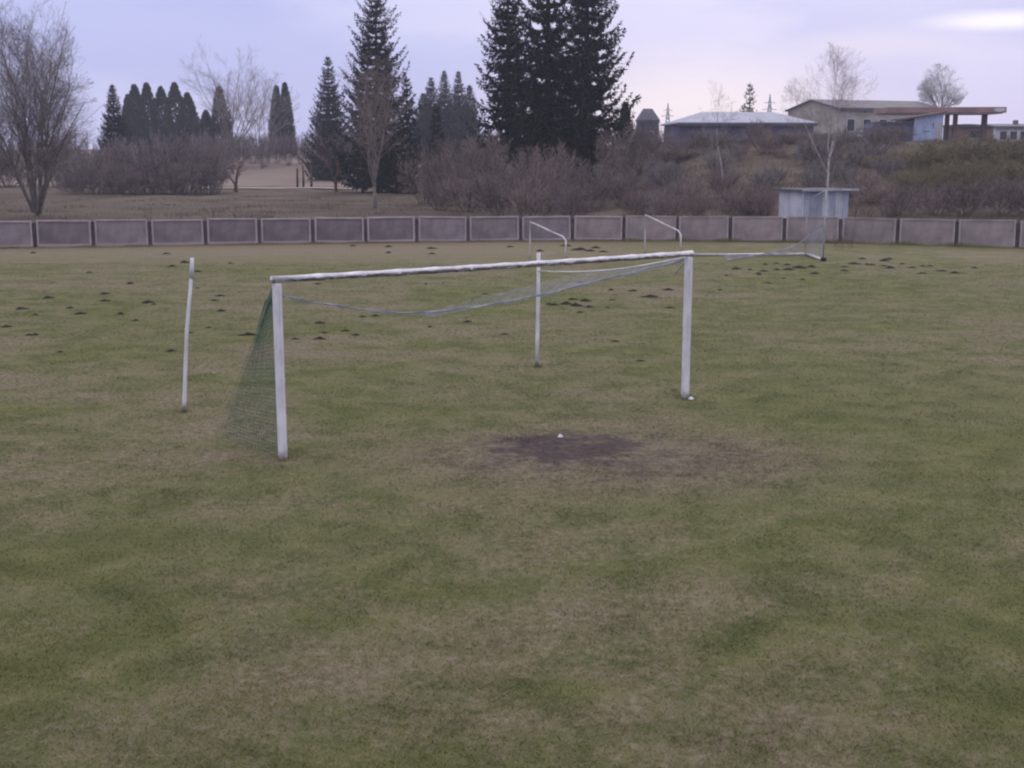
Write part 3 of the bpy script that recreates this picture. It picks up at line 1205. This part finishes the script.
# tall spruces
plant_ever('s', 'spruce_tree', 379, 128, tall(-26, 128, 379), 4.3, 'tall solitary dark spruce behind a bare tree, left of centre', 'spruce', seed=5, whorls=40, per=12, blade=.66, dens=1.3, ragged=.62, low=.07, shape=.60, sparse=.08)
plant_ever('s', 'spruce_tree', 437, 118, tall(104, 118, 437), 1.5, 'slim short dark spruce between the tall spruce groups', 'spruce', seed=6, whorls=22, per=7, blade=.5)
plant_ever('s', 'spruce_tree', 408, 126, tall(75, 126, 408), 1.9, 'narrow dark spruce tucked against the tall solitary one', 'spruce', seed=16, whorls=24, per=8, blade=.6)
for i, (px, py, r, y, lab) in enumerate((
        (508, -70, 3.0, 104, 'leftmost tall spruce of the three in the dark central group'),
        (547, -120, 4.3, 108, 'middle tall spruce of the three in the dark central group'),
        (585, -110, 4.1, 106, 'rightmost tall spruce of the three, with long ragged right branches'))):
    plant_ever('s', 'spruce_tree', px, y, tall(py, y, px), r, lab, 'spruce', 'central group of tall spruces', seed=50 + i, whorls=40, per=12, blade=.62, dens=1.35,
               ragged=.62, low=.06, sparse=.22 if i == 0 else .04, shape=.55)
plant_ever('s', 'spruce_tree', 748, 190, tall(82, 190, 748), 2.0, 'thin sparse spruce rising behind the long low building', 'spruce_hazed', seed=60, whorls=12, per=6, blade=.8, low=.25, sparse=.25)

# bare trees
t1y = ground(36, 216).y
plant_bare('bare_tree', 38, t1y, tall(6, t1y, 38), 'large leafless many stemmed tree at the left edge behind the fence', 'tree', 'bark', 'twig', seed=11,
           nstem=19, spread=1, lv=(14, 9, 6), r0=.080, lean=.38, up=.10, trunkh=.35, base_r=.30, twig_r=.85, side=1.05, env=(4.2, 6.6, 8.2))
plant_bare('bare_tree', 375, 92, tall(54, 92, 375), 'leafless forked tree standing in front of the tall solitary spruce', 'tree', 'bark_pale', 'twig_brown', seed=12,
           nstem=7, spread=1, lv=(11, 8, 5), r0=.075, lean=.46, up=.2, trunkh=2.2, base_r=.1, twig_r=.85, env=(3.0, 6.8, 7.2))
plant_bare('bare_tree', 233, 190, tall(56, 190, 233), 'hazy leafless spreading tree behind the broad dark evergreen', 'tree', 'bark', 'twig', seed=13,
           nstem=10, spread=1, lv=(10, 8, 5), r0=.10, lean=.62, up=.15, trunkh=3.5, base_r=.2, twig_r=1.1)
plant_bare('bare_tree', 262, 200, tall(82, 200, 262), 'smaller leafless tree right of the hazy spreading one', 'tree', 'bark', 'twig', seed=14,
           nstem=7, spread=1, lv=(8, 6, 4), r0=.10, lean=.6, up=.2, trunkh=2, base_r=.2, twig_r=1.6)
plant_bare('birch_tree', 826, 69, tall(46, 69, 826), 'leafless birch with a pale trunk rising behind the metal shed', 'tree', 'birch', 'twig_brown', seed=15,
           nstem=4, spread=1, lv=(13, 8, 5), r0=.034, lean=.42, up=.12, trunkh=3.4, base_r=.05, twig_r=.48, side=1.3, thin_wood=True, env=(2.9, 5.3, 4.6))
plant_bare('birch_tree', 722, 78, tall(92, 78, 722), 'slender leafless birch sapling on the bank right of centre', 'tree', 'birch', 'twig', seed=17,
           nstem=1, spread=1, lv=(16, 6, 4), r0=.05, lean=.2, up=.4, trunkh=1.5, base_r=.02, twig_r=.6, thin_wood=True)
plant_bare('bare_tree', 938, 165, 11.0, 'round pale leafless tree rising behind the red canopy', 'tree', 'bark', 'twig_pale', seed=18,
           nstem=9, spread=1, lv=(14, 9, 6), r0=.07, lean=.75, up=-.1, trunkh=4.6, base_r=.1, twig_r=.9, side=1.3, env=(3.3, 7.6, 3.2))
plant_bare('bare_tree', 336, 128, tall(128, 128, 336), 'small leafless tree with a rusty trunk left of the forked one', 'tree', 'bark_rust', 'twig', seed=19,
           nstem=4, spread=1, lv=(8, 6, 4), r0=.10, lean=.5, up=.2, trunkh=1.0, base_r=.1, twig_r=1.0)
plant_bare('bare_tree', 363, 127, tall(118, 127, 363), 'leafless rusty stemmed tree under the tall solitary spruce', 'tree', 'bark_rust', 'twig', seed=24,
           nstem=3, spread=1, lv=(8, 6, 4), r0=.11, lean=.4, up=.2, trunkh=1.2, base_r=.1, twig_r=1.0)
plant_bare('bare_tree', 236, 130, tall(150, 130, 236), 'small leaning rusty tree at the right end of the left hedge', 'tree', 'bark_rust', 'twig', seed=25,
           nstem=3, spread=1, lv=(5, 4, 3), r0=.13, lean=.9, up=.1, trunkh=.8, base_r=.1, twig_r=1.0)
plant_bare('bare_tree', 1042, 170, tall(94, 170, 1042), 'pale leafless tree cut by the right edge', 'tree', 'bark', 'twig_pale', seed=26,
           nstem=4, spread=1, lv=(8, 6, 4), r0=.11, lean=.5, up=.1, trunkh=3, base_r=.1, twig_r=1.6)

# shrubs: five grown shapes, copied
PRO = {}


def shrub_proto(key, seed, twig, wood='bark_dark', lv=(9, 6, 4), nstem=22, lean=1.25, r0=.02, tr=1.0):
    wood_mb, twig_mb = bare_meshes(seed, 1.0 * 3, twig_r=tr, nstem=nstem, spread=1, lv=lv, r0=r0, lean=lean, up=.10, trunkh=0, base_r=.55)
    PRO[key] = (wood_mb.mesh('stems', M[wood]), twig_mb.mesh('twigs', M[twig]))


shrub_proto('grey', 71, 'twig')
shrub_proto('brown', 72, 'twig_brown')
shrub_proto('violet', 73, 'twig_violet')
shrub_proto('olive', 74, 'twig_olive', wood='bark')
shrub_proto('tall', 75, 'twig_brown', nstem=16, lean=.55)
shrub_proto('thin', 76, 'twig_brown', nstem=8, lean=.9, lv=(6, 5, 3))


def shrub(key, px, y, top_py, wide_px, label, group):
    base = tpoint(px, y)
    H = max(.6, height_at(top_py, y) - base.z)
    base.z -= .12
    o = thing('shrub', base, label, 'shrub', group, rz=rnd.uniform(0, 6.28))
    w = wide_px * y / F
    sx = w / 5.0
    for nm, me in zip(('stems', 'twigs'), PRO[key]):
        c = bpy.data.objects.new(nm, me)
        COL.objects.link(c)
        c.parent = o
    o.scale = (sx, sx, H / 2.75)
    return o


G1 = 'bare shrubs making up the hedge on the left'
L1 = 'dense leafless grey brown shrub in the hedge right of the large left tree'
for px, top, w in ((78, 152, 50), (98, 145, 56), (118, 141, 58), (138, 138, 60), (158, 135, 60), (178, 135, 60), (198, 137, 56), (216, 143, 48), (108, 152, 50), (148, 146, 56), (188, 147, 56)):
    y = 126 + rnd.uniform(-4, 3)
    shrub('grey' if (px // 20) % 2 else 'violet', px, y, top + rnd.uniform(-2, 3), w, L1, G1)
for px, top, w in ((88, 164, 40), (112, 162, 40), (136, 160, 42), (160, 160, 42), (184, 160, 42), (208, 162, 38), (74, 168, 36), (124, 166, 38), (172, 166, 38)):
    shrub('violet', px, 121 + rnd.uniform(-2, 2), top, w, L1, G1)
L2 = 'low leafless brown shrub behind the trunk of the large left tree'
for px, top, w in ((-20, 140, 70), (8, 148, 60), (30, 136, 60), (56, 140, 56), (68, 128, 50), (-8, 122, 60)):
    shrub('violet', px, 150 + rnd.uniform(-6, 6), top, w, L2, 'brown shrubs behind the left tree')
L3 = 'leafless brown shrub at the foot of the central spruces'
for px, top, w, k, y in ((425, 150, 50, 'brown', 100), (447, 142, 52, 'brown', 98), (468, 138, 58, 'tall', 94), (490, 132, 60, 'tall', 92), (512, 140, 64, 'violet', 88), (535, 146, 62, 'brown', 86),
                         (558, 142, 62, 'tall', 90), (580, 150, 60, 'violet', 86), (500, 160, 60, 'violet', 80), (545, 162, 60, 'brown', 78), (590, 164, 54, 'violet', 82), (470, 164, 54, 'brown', 86),
                         (440, 172, 50, 'violet', 88), (525, 172, 50, 'brown', 74), (570, 176, 50, 'violet', 72)):
    shrub(k, px, y, top + (9 if 455 < px < 590 else 3), w, L3, 'brown shrubs below the central spruces')
L4 = 'leafless brown shrub on the bank below the long low building'
for px, top, w, k, y in ((612, 140, 54, 'tall', 98), (642, 127, 34, 'violet', 112), (656, 128, 34, 'brown', 112), (630, 130, 34, 'brown', 112), (636, 128, 60, 'violet', 104), (660, 134, 60, 'violet', 102), (685, 146, 58, 'brown', 100), (710, 148, 58, 'brown', 102), (735, 146, 58, 'violet', 104), (760, 146, 56, 'brown', 104),
                         (785, 145, 56, 'violet', 104), (620, 168, 50, 'brown', 84), (705, 176, 46, 'thin', 82), (762, 178, 44, 'thin', 82),
                         (630, 194, 38, 'thin', 70), (665, 198, 36, 'thin', 70), (692, 196, 34, 'thin', 70), (748, 196, 34, 'thin', 70), (770, 158, 46, 'brown', 94), (640, 152, 50, 'brown', 94), ):
    shrub(k, px, y, top + rnd.uniform(-3, 3), w, L4, 'brown shrubs on the bank')
L5 = 'leafless dull brown shrub on the bank behind the metal shed'
rq = random.Random(99)
for k in range(66):
    px = rq.uniform(610, 905)
    y = rq.uniform(64, 104)
    if 765 < px < 860 and y < 72:
        continue
    base = tpoint(px, y)
    H = rq.uniform(.9, 2.2)
    top = 384 - F * ((base.z + H - HC) * CP + y * SP) / (y * CP - (base.z + H - HC) * SP)
    shrub(rq.choice(('brown', 'violet', 'thin', 'brown', 'grey', 'grey')), px, y, top, rq.uniform(24, 48), *((L4, 'brown shrubs on the bank') if px < 790 else (L5, 'dull shrubs behind the shed')))
for px, top, w, k, y in ((808, 132, 60, 'brown', 108), (838, 134, 60, 'violet', 106), (866, 138, 56, 'brown', 104), (800, 156, 50, 'violet', 92), (832, 158, 54, 'brown', 90), (862, 162, 50, 'violet', 88), (872, 182, 46, 'brown', 74), (850, 188, 40, 'thin', 70)):
    shrub(k, px, y, top, w, L5, 'dull shrubs behind the shed')
L6 = 'bushy olive tinged leafless willow on the right bank below the red canopy'
for px, top, w, y in ((898, 150, 66, 88), (924, 144, 72, 86), (955, 140, 76, 86), (988, 139, 78, 86), (1022, 139, 78, 86), (1052, 140, 78, 86), (970, 136, 70, 90), (1005, 136, 70, 90), (940, 141, 70, 90), (912, 166, 60, 78), (944, 160, 66, 80), (975, 158, 66, 78), (1006, 156, 66, 80), (1036, 156, 66, 78)):
    shrub('olive', px, y, top + rnd.uniform(-2, 2), w, L6, 'olive willows on the right bank')
L7 = 'dark violet leafless shrub at the foot of the right willows'
for px, top, w, y in ((900, 186, 46, 70), (935, 184, 50, 70), (966, 178, 54, 70), (998, 176, 54, 70), (1028, 178, 54, 70), (1050, 178, 54, 70)):
    shrub('violet', px, y, top, w, L7, 'dark shrubs under the right willows')
L8 = 'low leafless brush in the far hedge line above the pale field'
for i, px in enumerate(range(205, 352, 12)):
    shrub('violet' if i % 2 else 'grey', px, 205 + rnd.uniform(-6, 6), 134 + rnd.uniform(-2, 3), 26, L8, 'far hedge above the pale field')
L9 = 'low brown weed clump at the back of the left fence panels'
for px, top, w, y in ((150, 205, 14, 60), (246, 207, 34, 66), (215, 206, 30, 68), (262, 206, 30, 64), (185, 209, 24, 66)):
    shrub('thin', px, y, top, w, L9, 'weeds behind the left fence')
L10 = 'tuft of dry brown stalks before the fence panel under the metal shed'
for px, top, w, y in ((842, 224, 12, 52.6), (850, 223, 12, 52.6), (836, 227, 10, 52.8)):
    shrub('thin', px, y, top, w, L10, 'dry stalks at the fence below the shed')

# rank dead grass on the land behind the fence
def build_dead_grass():
    rs = np.random.RandomState(8)
    k = 150000
    y = 57.8 + 62 * rs.rand(k) ** 1.25
    x = (rs.rand(k) * 2 - 1) * (y * .47 + 4)
    y = y - .0 + .0 * x
    cl = np.sin(x * .9 + np.sin(y * .6) * 1.7) * np.sin(y * .8 + np.sin(x * .5) * 1.3)
    keep = (rs.rand(k) < .35 + .5 * np.clip(cl, 0, 1)) & (y > 57.6 - .075 * np.abs(x) + 1.2)
    x, y, cl = x[keep], y[keep], cl[keep]
    k = len(x)
    z = np.array([terrain(a, b) for a, b in zip(x, y)])
    rt = np.clip((x - 2) / 10, 0, 1)
    h = (.08 + .16 * rs.rand(k) + .16 * np.clip(cl, 0, 1)) * (.55 + .9 * rt)
    wd = .012 + .014 * rs.rand(k)
    a, b = rs.rand(k) * 2 * math.pi, rs.rand(k) * 2 * math.pi
    lean = (.3 + .8 * rs.rand(k)) * h
    co = np.zeros((k, 3, 3), dtype=np.float32)
    for j, sg in ((0, -1), (1, 1)):
        co[:, j, 0] = x + sg * np.cos(a) * wd
        co[:, j, 1] = y + sg * np.sin(a) * wd
        co[:, j, 2] = z - .08
    co[:, 2, 0] = x + np.cos(b) * lean
    co[:, 2, 1] = y + np.sin(b) * lean
    co[:, 2, 2] = z + h
    me = bpy.data.meshes.new('dead_grass')
    me.vertices.add(k * 3)
    me.vertices.foreach_set('co', co.ravel())
    me.loops.add(k * 3)
    me.loops.foreach_set('vertex_index', np.arange(k * 3, dtype=np.int32))
    me.polygons.add(k)
    me.polygons.foreach_set('loop_start', np.arange(0, k * 3, 3, dtype=np.int32))
    me.update(calc_edges=True)
    me.materials.append(M['straw'])
    o = bpy.data.objects.new('dead_grass', me)
    COL.objects.link(o)
    tag(o, 'rank dead grass on the rough land behind the fence', 'grass', kind='stuff')


build_dead_grass()

# ------------------------------------------------------------------ posts in the pale field
for i, (px, top, lab) in enumerate(((297.5, 168, 'leftmost and shortest of three weathered wooden posts in the pale field'), (303.5, 165, 'middle one of three weathered wooden posts in the pale field'),
                                    (311.5, 165, 'rightmost of three weathered wooden posts in the pale field'))):
    b0 = tpoint(px, 148)
    mb = MB()
    H = tall(top, 148, px)
    mb.tube([(0, 0, -.2), (.02, 0, H * .5), (.05 - .04 * i, 0, H * .96), (.05 - .04 * i, 0, H)], [.15, .14, .12, .05], 7)
    o = mb.build('wooden_post', M['wood'], smooth=True)
    o.location = b0
    tag(o, lab, 'post', 'wooden posts in the field')

# ------------------------------------------------------------------ the metal shed behind the fence
sh_y = 62.0
base = tpoint(812, sh_y)
shed = thing('metal_shed', base, 'pale blue corrugated metal shed with a flat overhanging roof behind the fence', 'shed', rz=R(22))
zt = height_at(190.5, sh_y) - base.z
Wd, Dp = 2.7, 2.0
cols = ['sheet_mid', 'sheet_blue', 'sheet_blue', 'sheet_white', 'sheet_blue', 'sheet_mid']
# front wall of upright sheets
nsh = 7
for i in range(nsh):
    w = Wd / nsh
    MB().box((-Wd / 2 + w * (i + .5), -Dp / 2 - .006 * (i % 2), zt / 2), (w - .006, .04, zt)).build(
        'wall_sheet', M[['sheet_blue', 'sheet_mid', 'sheet_mid', 'sheet_white', 'sheet_blue', 'sheet_white', 'sheet_blue'][i]], shed)
MB().box((-Wd / 2 + .02, .02, zt / 2), (.04, Dp - .05, zt)).build('side_wall', M['sheet_white'], shed)
MB().box((Wd / 2 - .02, .02, zt / 2), (.04, Dp - .05, zt)).build('side_wall', M['sheet_blue'], shed)
MB().box((0, Dp / 2, zt / 2), (Wd, .04, zt)).build('back_wall', M['sheet_blue'], shed)
rf = MB().box((.08, 0, zt + .05), (Wd + .65, Dp + .5, .09)).build('roof', M['roof_felt'], shed, bevel=.01)
MB().box((.08, -Dp / 2 - .27, zt + .06), (Wd + .65, .04, .10)).build('roof_edge', M['roof_edge'], rf)
MB().box((-Wd / 2 - .02, -Dp / 2 - .04, zt / 2), (.06, .05, zt)).build('corner_post', M['sheet_white'], shed)


# ------------------------------------------------------------------ buildings on the rise
def gable_house(name, px0, px1, y, eave, ridge, depth, wall, roofm, label, cat, rz=0.0, windows=(), overhang=.3, hip=0.0, base_z=None):
    c = tpoint((px0 + px1) / 2, y)
    if base_z is not None:
        c.z = base_z
    ze, zr = height_at(eave, y) - c.z, height_at(ridge, y) - c.z
    Wb = (px1 - px0) * y / F
    o = thing(name, c, label, cat, rz=rz)
    h = Wb / 2
    d = depth / 2
    wl = MB()
    wl.box((0, 0, ze / 2 - .4), (Wb, depth, ze + .8))
    if hip == 0:
        for sx in (-1, 1):
            wl.prism([(sx * (h - .02), -d, ze), (sx * (h - .02), d, ze), (sx * (h - .02), 0, zr - .06)], (-sx * .3, 0, 0))
    wl.build('wall', M[wall], o, fix=True)
    H2, D2 = h + overhang, d + overhang
    r = MB()
    th = .16
    for sy in (-1, 1):
        r.prism([(-H2, sy * D2, ze - .06), (H2, sy * D2, ze - .06), (H2 - hip, 0, zr), (-H2 + hip, 0, zr)], (0, 0, th))
    if hip:
        for sx in (-1, 1):
            r.prism([(sx * H2, -D2, ze - .058), (sx * H2, D2, ze - .058), (sx * (H2 - hip), 0, zr + .002)], (0, 0, th))
    rr_ = r.build('roof', M[roofm], o, fix=True)
    e = MB()
    e.box((0, -D2 - .03, ze - .10), (2 * H2, .06, .26))
    e.build('eave_board', M['roof_dark'], rr_)
    for wx, wz, ww, wh in windows:
        fr = MB().box((wx * h, -d - .02, ze * wz), (ww + .16, .05, wh + .16)).build('window', M['wall_white'], o)
        MB().box((wx * h, -d - .045, ze * wz), (ww, .03, wh)).build('pane', M['glass'], fr)
    return o


gable_house('long_building', 672, 800, 130, 124.5, 113.5, 9, 'wall_slate', 'roof_pale', 'long low slate blue building with a pale sheet roof on the rise', 'building', rz=R(3), hip=3.4)
gable_house('hall_building', 803, 922, 160, 110.5, 101.5, 11, 'wall_beige', 'roof_dark', 'beige hall with a dark gabled roof behind the bare birch', 'building', rz=R(20),
            windows=((-.75, .55, 1.0, 1.4), (-.45, .55, 1.0, 1.4), (-.15, .55, 1.0, 1.4), (.15, .55, 1.0, 1.4), (.45, .55, 1.0, 1.4), (.75, .55, 1.0, 1.4)))
# blue kiosk with its lower wing
ky = 126
c = tpoint(921, ky)
kiosk = thing('kiosk_building', c, 'light blue kiosk with a darker blue lower wing beside the red canopy', 'building', rz=R(-4))
zk = height_at(117, ky) - c.z
wk = 27 * ky / F
MB().prism([(-wk / 2, -2.5, -.6), (wk / 2, -2.5, -.6), (wk / 2, -2.5, zk + .28), (-wk / 2, -2.5, zk - .1)], (0, 5, 0)).build('wall', M['wall_blue'], kiosk, fix=True)
MB().prism([(-wk / 2 - 1.1, -2.8, zk - .32), (wk / 2 + .25, -2.8, zk + .32), (wk / 2 + .25, -2.8, zk + .48), (-wk / 2 - 1.1, -2.8, zk - .16)], (0, 5.6, 0)).build('roof', M['wall_brown'], kiosk, fix=True)
zw = height_at(124, ky) - c.z
ww_ = 38 * ky / F
MB().box((-wk / 2 - ww_ / 2, .3, zw / 2 - .3), (ww_ - .02, 4.4, zw + .6)).build('wing', M['wall_navy'], kiosk)
MB().box((-wk / 2 - ww_ / 2 + .1, .2, zw + .10), (ww_ - .3, 5.0, .18)).build('wing_roof', M['roof_dark'], kiosk)
mk = MB()
mk.box((.45, -2.515, zk * .66), (.12, .03, .55)).box((.32, -2.515, zk * .70), (.3, .028, .09)).box((-.15, -2.515, zk * .45), (.55, .03, .10)).box((-.32, -2.515, zk * .38), (.12, .028, .10))
mk.build('wall_mark', M['wall_navy'], kiosk)
MB().box((.98, -2.53, zk * .42), (.42, .05, zk * .72)).build('door', M['wall_beige'], kiosk)
MB().box((-wk / 2 - ww_ * .55, -1.93, zw * .6), (1.4, .05, .7)).build('window', M['glass'], kiosk)

# filling station canopy
cy = 134
c = tpoint(936.5, cy)
canopy = thing('station_canopy', c, 'long rust red flat canopy on thick columns at the filling station', 'canopy', rz=R(-3))
zc0, zc1 = height_at(113.6, cy) - c.z, height_at(108, cy) - c.z
wc = 112 * cy / F
MB().box((0, 0, (zc0 + zc1) / 2), (wc, 6, zc1 - zc0)).build('roof', M['fascia'], canopy, bevel=.03)
MB().box((0, 0, zc0 - .05), (wc - .5, 5.4, .09)).build('soffit', M['wall_white'], canopy)
el = MB()
q = []
for k in range(16):
    a = 2 * math.pi * k / 16
    q.append((wc / 2 - .75 + .62 * math.cos(a), -3.035, (zc0 + zc1) / 2 + .19 * math.sin(a)))
el.prism(q, (0, .03, 0))
el.build('oval_emblem', M['wall_white'], canopy, fix=True)
for px, w, yy in ((946.5, .42, 1.4), (956, .42, -1.2), (984, .5, -.2)):
    xx = x_at(px, cy + yy, 8) - c.x
    MB().box((xx, yy, (zc0 - .1) / 2 - .3), (w, w, zc0 + .5)).build('column', M['wall_brown'], canopy, bevel=.02)
# low block below the canopy
c = tpoint(967, 146)
lb = thing('pump_hut', c, 'low brown hut with a dark curved roof under the red canopy', 'hut')
zh = height_at(127.5, 146) - c.z
wh_ = 40 * 146 / F
MB().box((0, 0, zh / 2 - .3), (wh_, 3, zh + .6)).build('wall', M['wall_brown'], lb)
arc = [(-wh_ / 2 - .2 + (wh_ + .4) * k / 8, -1.7, zh + .02 + .35 * math.sin(math.pi * (.25 + .7 * k / 8))) for k in range(9)]
MB().prism([(-wh_ / 2 - .2, -1.7, zh + .01), (wh_ / 2 + .2, -1.7, zh + .01)] + arc[::-1], (0, 3.4, 0)).build('roof', M['roof_dark'], lb, fix=True)
MB().box((.3, -1.52, zh * .62), (1.1, .05, .7)).build('window', M['glass'], lb)

gable_house('row_building', 984, 1062, 175, 127.5, 125, 8, 'wall_white', 'roof_dark', 'pale long single storey building right of the red canopy', 'building',
            windows=((-.8, .55, .9, 1.1), (-.55, .55, .9, 1.1), (-.3, .55, .9, 1.1), (-.05, .55, .9, 1.1), (.2, .55, .9, 1.1), (.5, .55, .9, 1.1)))
rb = bpy.data.objects['row_building']
zz = height_at(121, 175) - rb.location.z
MB().box((x_at(1014, 175, 8) - rb.location.x, -.5, zz - .55), (.55, .55, 1.3)).build('chimney', M['wall_brown'], rb)

# dark gambrel hut left of the long building
gable_house('dark_hut', 637, 656.5, 150, 121, 110, 3, 'wall_slate', 'roof_dark', 'small dark hut with a half hipped roof left of the long building', 'hut', hip=.75, overhang=.1, windows=((.1, .62, .8, .7),))
plant_ever('t', 'round_evergreen', 624, 140, tall(104, 140, 624), 1.25, 'rounded dark evergreen squeezed between the central spruces and the dark hut', 'thuja', seed=91, nleaf=1800, blade=.55)

# houses glimpsed between the trees
gable_house('far_house', 426, 462, 262, 131, 124, 7, 'wall_white', 'roof_pale', 'pale house glimpsed between trunks of the distant spruces', 'house', windows=((-.5, .5, 1, 1), (.2, .5, 1, 1)))
gable_house('far_house', 234, 250, 232, 140.5, 137, 5, 'wall_white', 'roof_pale', 'tiny pale roofed house above the far hedge on the left', 'house', windows=((0, .5, .8, .8),))
gable_house('far_house', 150, 178, 250, 134, 129.5, 6, 'wall_beige', 'roof_pale', 'pale roofed house peeping over the left hedge', 'house', windows=((0, .5, .9, .9),))


# pylons far behind
def pylon(px, y, top, label):
    c = tpoint(px, y)
    H = height_at(top, y) - c.z
    o = thing('pylon', c, label, 'pylon', 'pylons on the horizon')
    mb = MB()
    s = H * .08
    for sx in (-1, 1):
        for sy in (-1, 1):
            mb.tube([(sx * s, sy * s, -.5), (sx * s * .3, sy * s * .3, H * .75), (0, 0, H)], .13, 4)
    nb = 9
    for k in range(nb):
        z0, z1 = H * .93 * k / nb, H * .93 * (k + 1) / nb
        f0, f1 = s * (1 - .93 * z0 / H), s * (1 - .93 * z1 / H)
        for sy in (-1, 1):
            mb.tube([(-f0, sy * f0, z0), (f1, sy * f1, z1)], .07, 3)
            mb.tube([(f0, sy * f0, z0), (-f1, sy * f1, z1)], .07, 3)
    mb.build('mast', M['pylon'], o)
    for z, w in ((.72, .13), (.84, .10)):
        MB().tube([(-H * w, 0, H * z), (0, 0, H * z + .3), (H * w, 0, H * z)], .12, 4).build('cross_arm', M['pylon'], o)


pylon(667, 420, 103, 'faint lattice pylon on the horizon above the dark hut')
pylon(768, 420, 94, 'faint lattice pylon on the horizon right of the thin spruce')

# ------------------------------------------------------------------ air
HAZE = 0.0005
if HAZE:
    hb = MB().box((0, 280, 19), (1010, 730, 41))
    hm = bpy.data.materials.new('haze_air')
    hm.use_nodes = True
    hnt = hm.node_tree
    hnt.nodes.clear()
    out = hnt.nodes.new('ShaderNodeOutputMaterial')
    pv = hnt.nodes.new('ShaderNodeVolumePrincipled')
    pv.inputs['Color'].default_value = (.80, .82, .95, 1)
    pv.inputs['Density'].default_value = HAZE
    pv.inputs['Anisotropy'].default_value = .2
    hnt.links.new(pv.outputs[0], out.inputs['Volume'])
    tag(hb.build('haze', hm), 'thin bluish haze over the field and the far trees', 'haze', kind='stuff')

# ------------------------------------------------------------------ render settings
scene.render.engine = 'CYCLES'
scene.view_settings.view_transform = 'Standard'
scene.view_settings.look = 'None'
scene.view_settings.gamma = 1.0
scene.view_settings.exposure = 0.0
scene.view_settings.use_curve_mapping = False
scene.cycles.use_denoising = True
scene.cycles.max_bounces = 5
scene.cycles.diffuse_bounces = 3
scene.cycles.volume_bounces = 1
scene.cycles.filter_width = 2.2
